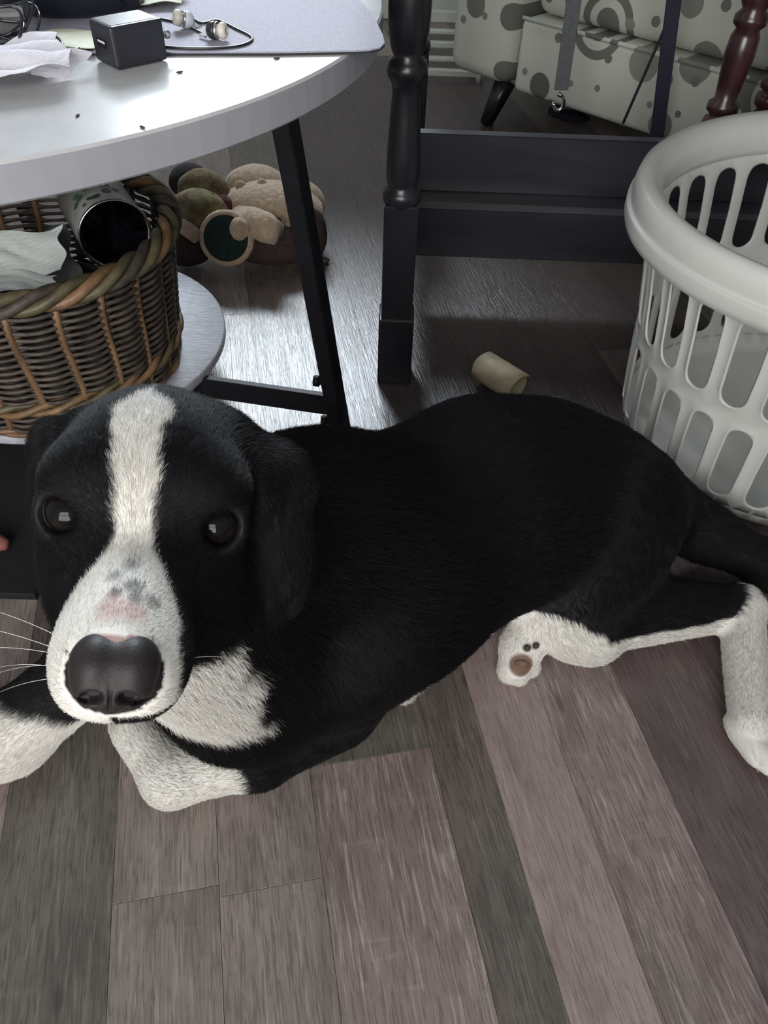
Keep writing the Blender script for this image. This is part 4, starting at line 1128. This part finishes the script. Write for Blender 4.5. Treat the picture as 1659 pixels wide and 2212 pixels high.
def make_fur(name, faces_mask, dens, pts, rad, seed, lscale=1.0):
    q = Q[faces_mask]; tri = np.concatenate([q[:, [0, 1, 2]], q[:, [0, 2, 3]]])
    ar = np.linalg.norm(np.cross(V[tri[:, 1]] - V[tri[:, 0]], V[tri[:, 2]] - V[tri[:, 0]]), axis=1) / 2
    r = np.random.RandomState(seed); N = int(ar.sum() * dens)
    t = tri[r.choice(len(tri), N, p=ar / ar.sum())]
    a, b = r.rand(N), r.rand(N); fl = a + b > 1; a[fl], b[fl] = 1 - a[fl], 1 - b[fl]
    bw = np.stack([1 - a - b, a, b], 1)[:, :, None]
    P = (V[t] * bw).sum(1); nn = (nrm[t] * bw).sum(1); nn /= np.linalg.norm(nn, axis=1)[:, None]
    f = (flow[t] * bw).sum(1); L_ = (ln[t] * bw[:, :, 0]).sum(1); C_ = rgb[t[:, 0]] ; tlt = (tl[t] * bw[:, :, 0]).sum(1)
    f = f - nn * np.einsum('ij,ij->i', f, nn)[:, None]
    f /= np.maximum(np.linalg.norm(f, axis=1), 1e-6)[:, None]
    L_ = L_ * r.uniform(.7, 1.25, N) * lscale
    side_ = np.cross(nn, f)
    clump = vnoise(P, 420, seed + 3)[:, None] * .35
    d0 = f + nn * (tlt * 1.5 + r.normal(0, .12, N))[:, None] + side_ * (r.normal(0, .16, N)[:, None] + clump)
    d0 /= np.linalg.norm(d0, axis=1)[:, None]
    out = np.empty((N, pts, 3), np.float32)
    for i in range(pts):
        s_ = i / (pts - 1); out[:, i] = P - nn * .0006 + d0 * (L_ * s_)[:, None] - nn * (L_ * tlt * .55 * s_ * s_)[:, None]
    out[:, :, 2] = np.maximum(out[:, :, 2], .0006)
    hc = bpy.data.hair_curves.new(name); hc.add_curves([pts] * N)
    hc.attributes['position'].data.foreach_set('vector', out.ravel())
    ra = hc.attributes.get('radius') or hc.attributes.new('radius', 'FLOAT', 'POINT')
    ra.data.foreach_set('value', (np.tile(np.linspace(1, .25, pts), N) * rad).astype(np.float32))
    co = hc.attributes.new('coat', 'FLOAT_COLOR', 'CURVE')
    cc = C_ * r.uniform(.75, 1.2, (N, 1))
    co.data.foreach_set('color', np.c_[np.clip(cc, 0, 1), np.ones(N)].astype(np.float32).ravel())
    hc.materials.append(FUR)
    o = bpy.data.objects.new(name, hc); COL.objects.link(o); o.parent = dog; o.matrix_parent_inverse = Matrix.Translation((-.06, -.5, 0))
    o['kind'] = 'stuff'
    return N


FUR = coat_mat('dog_coat', 'coat', .5, .22)
fb = bald[Q].any(1); fcy = V[Q].mean(1); fh = ((fcy - HO) @ HR)
inhead = (fh[:, 1] > -.10) & (np.abs(fh[:, 0]) < .12) & (fh[:, 2] > -.075)
print('hair', make_fur('head_coat', inhead & ~fb, 2.6e6, 4, .00011, 1), make_fur('body_coat', (~inhead) & ~fb, 0.62e6, 4, .00019, 2))

# eyes, nose, whiskers, claws
M_EYE = mat('eye_dark', (.006, .005, .005, 1),   .05, .1, 40, spec=.2)
M_IRIS = mat('iris_brown', (.010, .008, .007, 1), .05, .3, 200, spec=.2)
M_CLEAR = bpy.data.materials.new('cornea'); M_CLEAR.use_nodes = True
_b = M_CLEAR.node_tree.nodes['Principled BSDF']; _b.inputs['Transmission Weight'].default_value = 1; _b.inputs['Roughness'].default_value = 0; _b.inputs['IOR'].default_value = 1.38
M_SCL = mat('eye_white', (.10, .09, .09, 1), .1, .1, 60)
for e, a in EYES:
    R3 = Vector(a).to_track_quat('Z', 'Y').to_matrix()
    a = HR @ np.array([.076 + (.04 if (e - HO) @ HR[:, 0] > 0 else -.04), .92, .34]); a /= np.linalg.norm(a)
    R3 = Vector(a).to_track_quat('Z', 'Y').to_matrix()
    e = e + a * .0022; mb = MB(); r_ = .0134; prof = []
    nn_ = 22
    for i in range(nn_ + 1):
        p_ = PI * i / nn_; prof.append((max(r_ * math.sin(p_), 0), r_ * math.cos(p_)))
    M4 = Matrix.Translation(Vector(e)) @ R3.to_4x4()
    n_ = 28; vs = [M4 @ Vector((pr[0] * math.cos(2 * PI * j / n_), pr[0] * math.sin(2 * PI * j / n_), pr[1])) for pr in prof for j in range(n_)]
    fs, mi = [], []
    for i in range(nn_):
        for j in range(n_):
            fs.append((i * n_ + j, (i + 1) * n_ + j, (i + 1) * n_ + (j + 1) % n_, i * n_ + (j + 1) % n_))
            p_ = (i + .5) / nn_; mi.append(0 if p_ < .17 else (1 if p_ < .29 else (0 if p_ < .36 else 2)))
    for f_, q_ in zip(fs, mi): pass
    mb.v = [tuple(v) for v in vs]; mb.f = fs; mb.mi = mi; mb.smooth = [True] * len(fs)
    eo = mb.build('eye', [M_EYE, M_IRIS, M_SCL], dog)

NL = lambda x, y, z: hd(*(NOSE_C + np.array([x, y, z])))
np_, ns_ = [], []
for s_ in (-1, 1):
    np_.append(el(NL(s_ * .0075, -.002, .004), (.0115, .0135, .0125), HRm, .006)); np_.append(el(NL(s_ * .0085, .001, -.005), (.0082, .0115, .0090), HRm, .006))
np_.append(el(NL(0, 0, -.006), (.007, .0125, .0115), HRm, .006))
for s_ in (-1, 1):
    ns_.append(el(NL(s_ * .0078, .0120, -.0052), (.0048, .0070, .0034), ortho(hv(1, 0, s_ * -.25), hv(0, 1, 0)), .0025))
    ns_.append(el(NL(s_ * .0135, .0080, -.0078), (.0045, .006, .0011), ortho(hv(1, -s_ * .5, s_ * .35), hv(0, 1, 0)), .0015))
ns_.append(el(NL(0, .0145, -.008), (.0006, .004, .010), HRm, .0015))
cN = hd(*NOSE_C)
Vn, Qn = field(np_, ns_, cN - .03, cN + .03, .0007)
Vn = lap(Vn, Qn, 2)
mn = bpy.data.meshes.new('nose'); mn.from_pydata(Vn.tolist(), [], Qn.tolist()); mn.polygons.foreach_set('use_smooth', np.ones(len(Qn), bool))
M_NOSE = mat('nose_leather', (.026, .020, .020, 1), .5, .25, 900, .10, spec=.25, col2=(.017, .013, .014, 1))
mn.materials.append(M_NOSE)
no = bpy.data.objects.new('nose', mn); COL.objects.link(no); no.parent = dog; no.matrix_parent_inverse = Matrix.Translation((-.06, -.5, 0))

M_WH = mat('whisker_white', (.7, .68, .66, 1), .35, .05, 50)
rw = random.Random(5)
for s_, zz, yy, L_, up in ((-1, -.040, .058, .055, .45), (-1, -.043, .064, .065, .32), (-1, -.047, .062, .050, .12), (-1, -.050, .068, .030, .05), (-1, -.053, .062, .034, -.1), (-1, -.055, .07, .03, -.25), (1, -.046, .062, .026, .15), (1, -.052, .060, .024, -.15)):
    b0 = hd(s_ * .030, yy, zz); d_ = hv(s_ * 1, -.15, up); pts = []
    for i in range(9):
        t = i / 8; pts.append(b0 + d_ * L_ * t + hv(0, -.35, -.55) * L_ * t * t * .7)
    MB().tube(pts, [(.00015 if s_ < 0 else .00012) * (1 - .8 * i / 8) for i in range(9)], 5).build('whisker', M_WH, dog)
M_CLAW = mat('claw', (.25, .20, .17, 1), .35, .2, 80)
for dx, dy, l_ in ((-42, 14, 0), (-16, 42, 1), (14, 58, 1), (42, 60, 0)):
    c = J(1630 + dx * .8, 1570 + dy, .018); f_ = np.array([.2, -1, -.15]); b_ = c + f_ * .017
    MB().tube([b_ - f_ * .002, b_ + f_ * .003 + [0, 0, -.001], b_ + f_ * .006 + [0, 0, -.004]], [.0032, .0024, .0007], 7).build('claw', M_CLAW, dog)
M_PAD = mat('paw_pad', (.040, .026, .024, 1), .6, .2, 200, .3)
for w_, r_ in (((.1505, .4435, .0500), .0036), ((.1595, .446, .0510), .0034)):
    MB().ellipsoid(np.array(w_), (r_, r_ * .8, r_), None, 12, 8).build('paw_pad', M_PAD, dog)
MB().ellipsoid(np.array((.146, .4345, .0345)), (.0085, .0050, .0070), None, 14, 9, wob=.06).build('paw_pad', mat('paw_pad_brown', (.16, .095, .068, 1), .7, .2, 300, .3), dog)
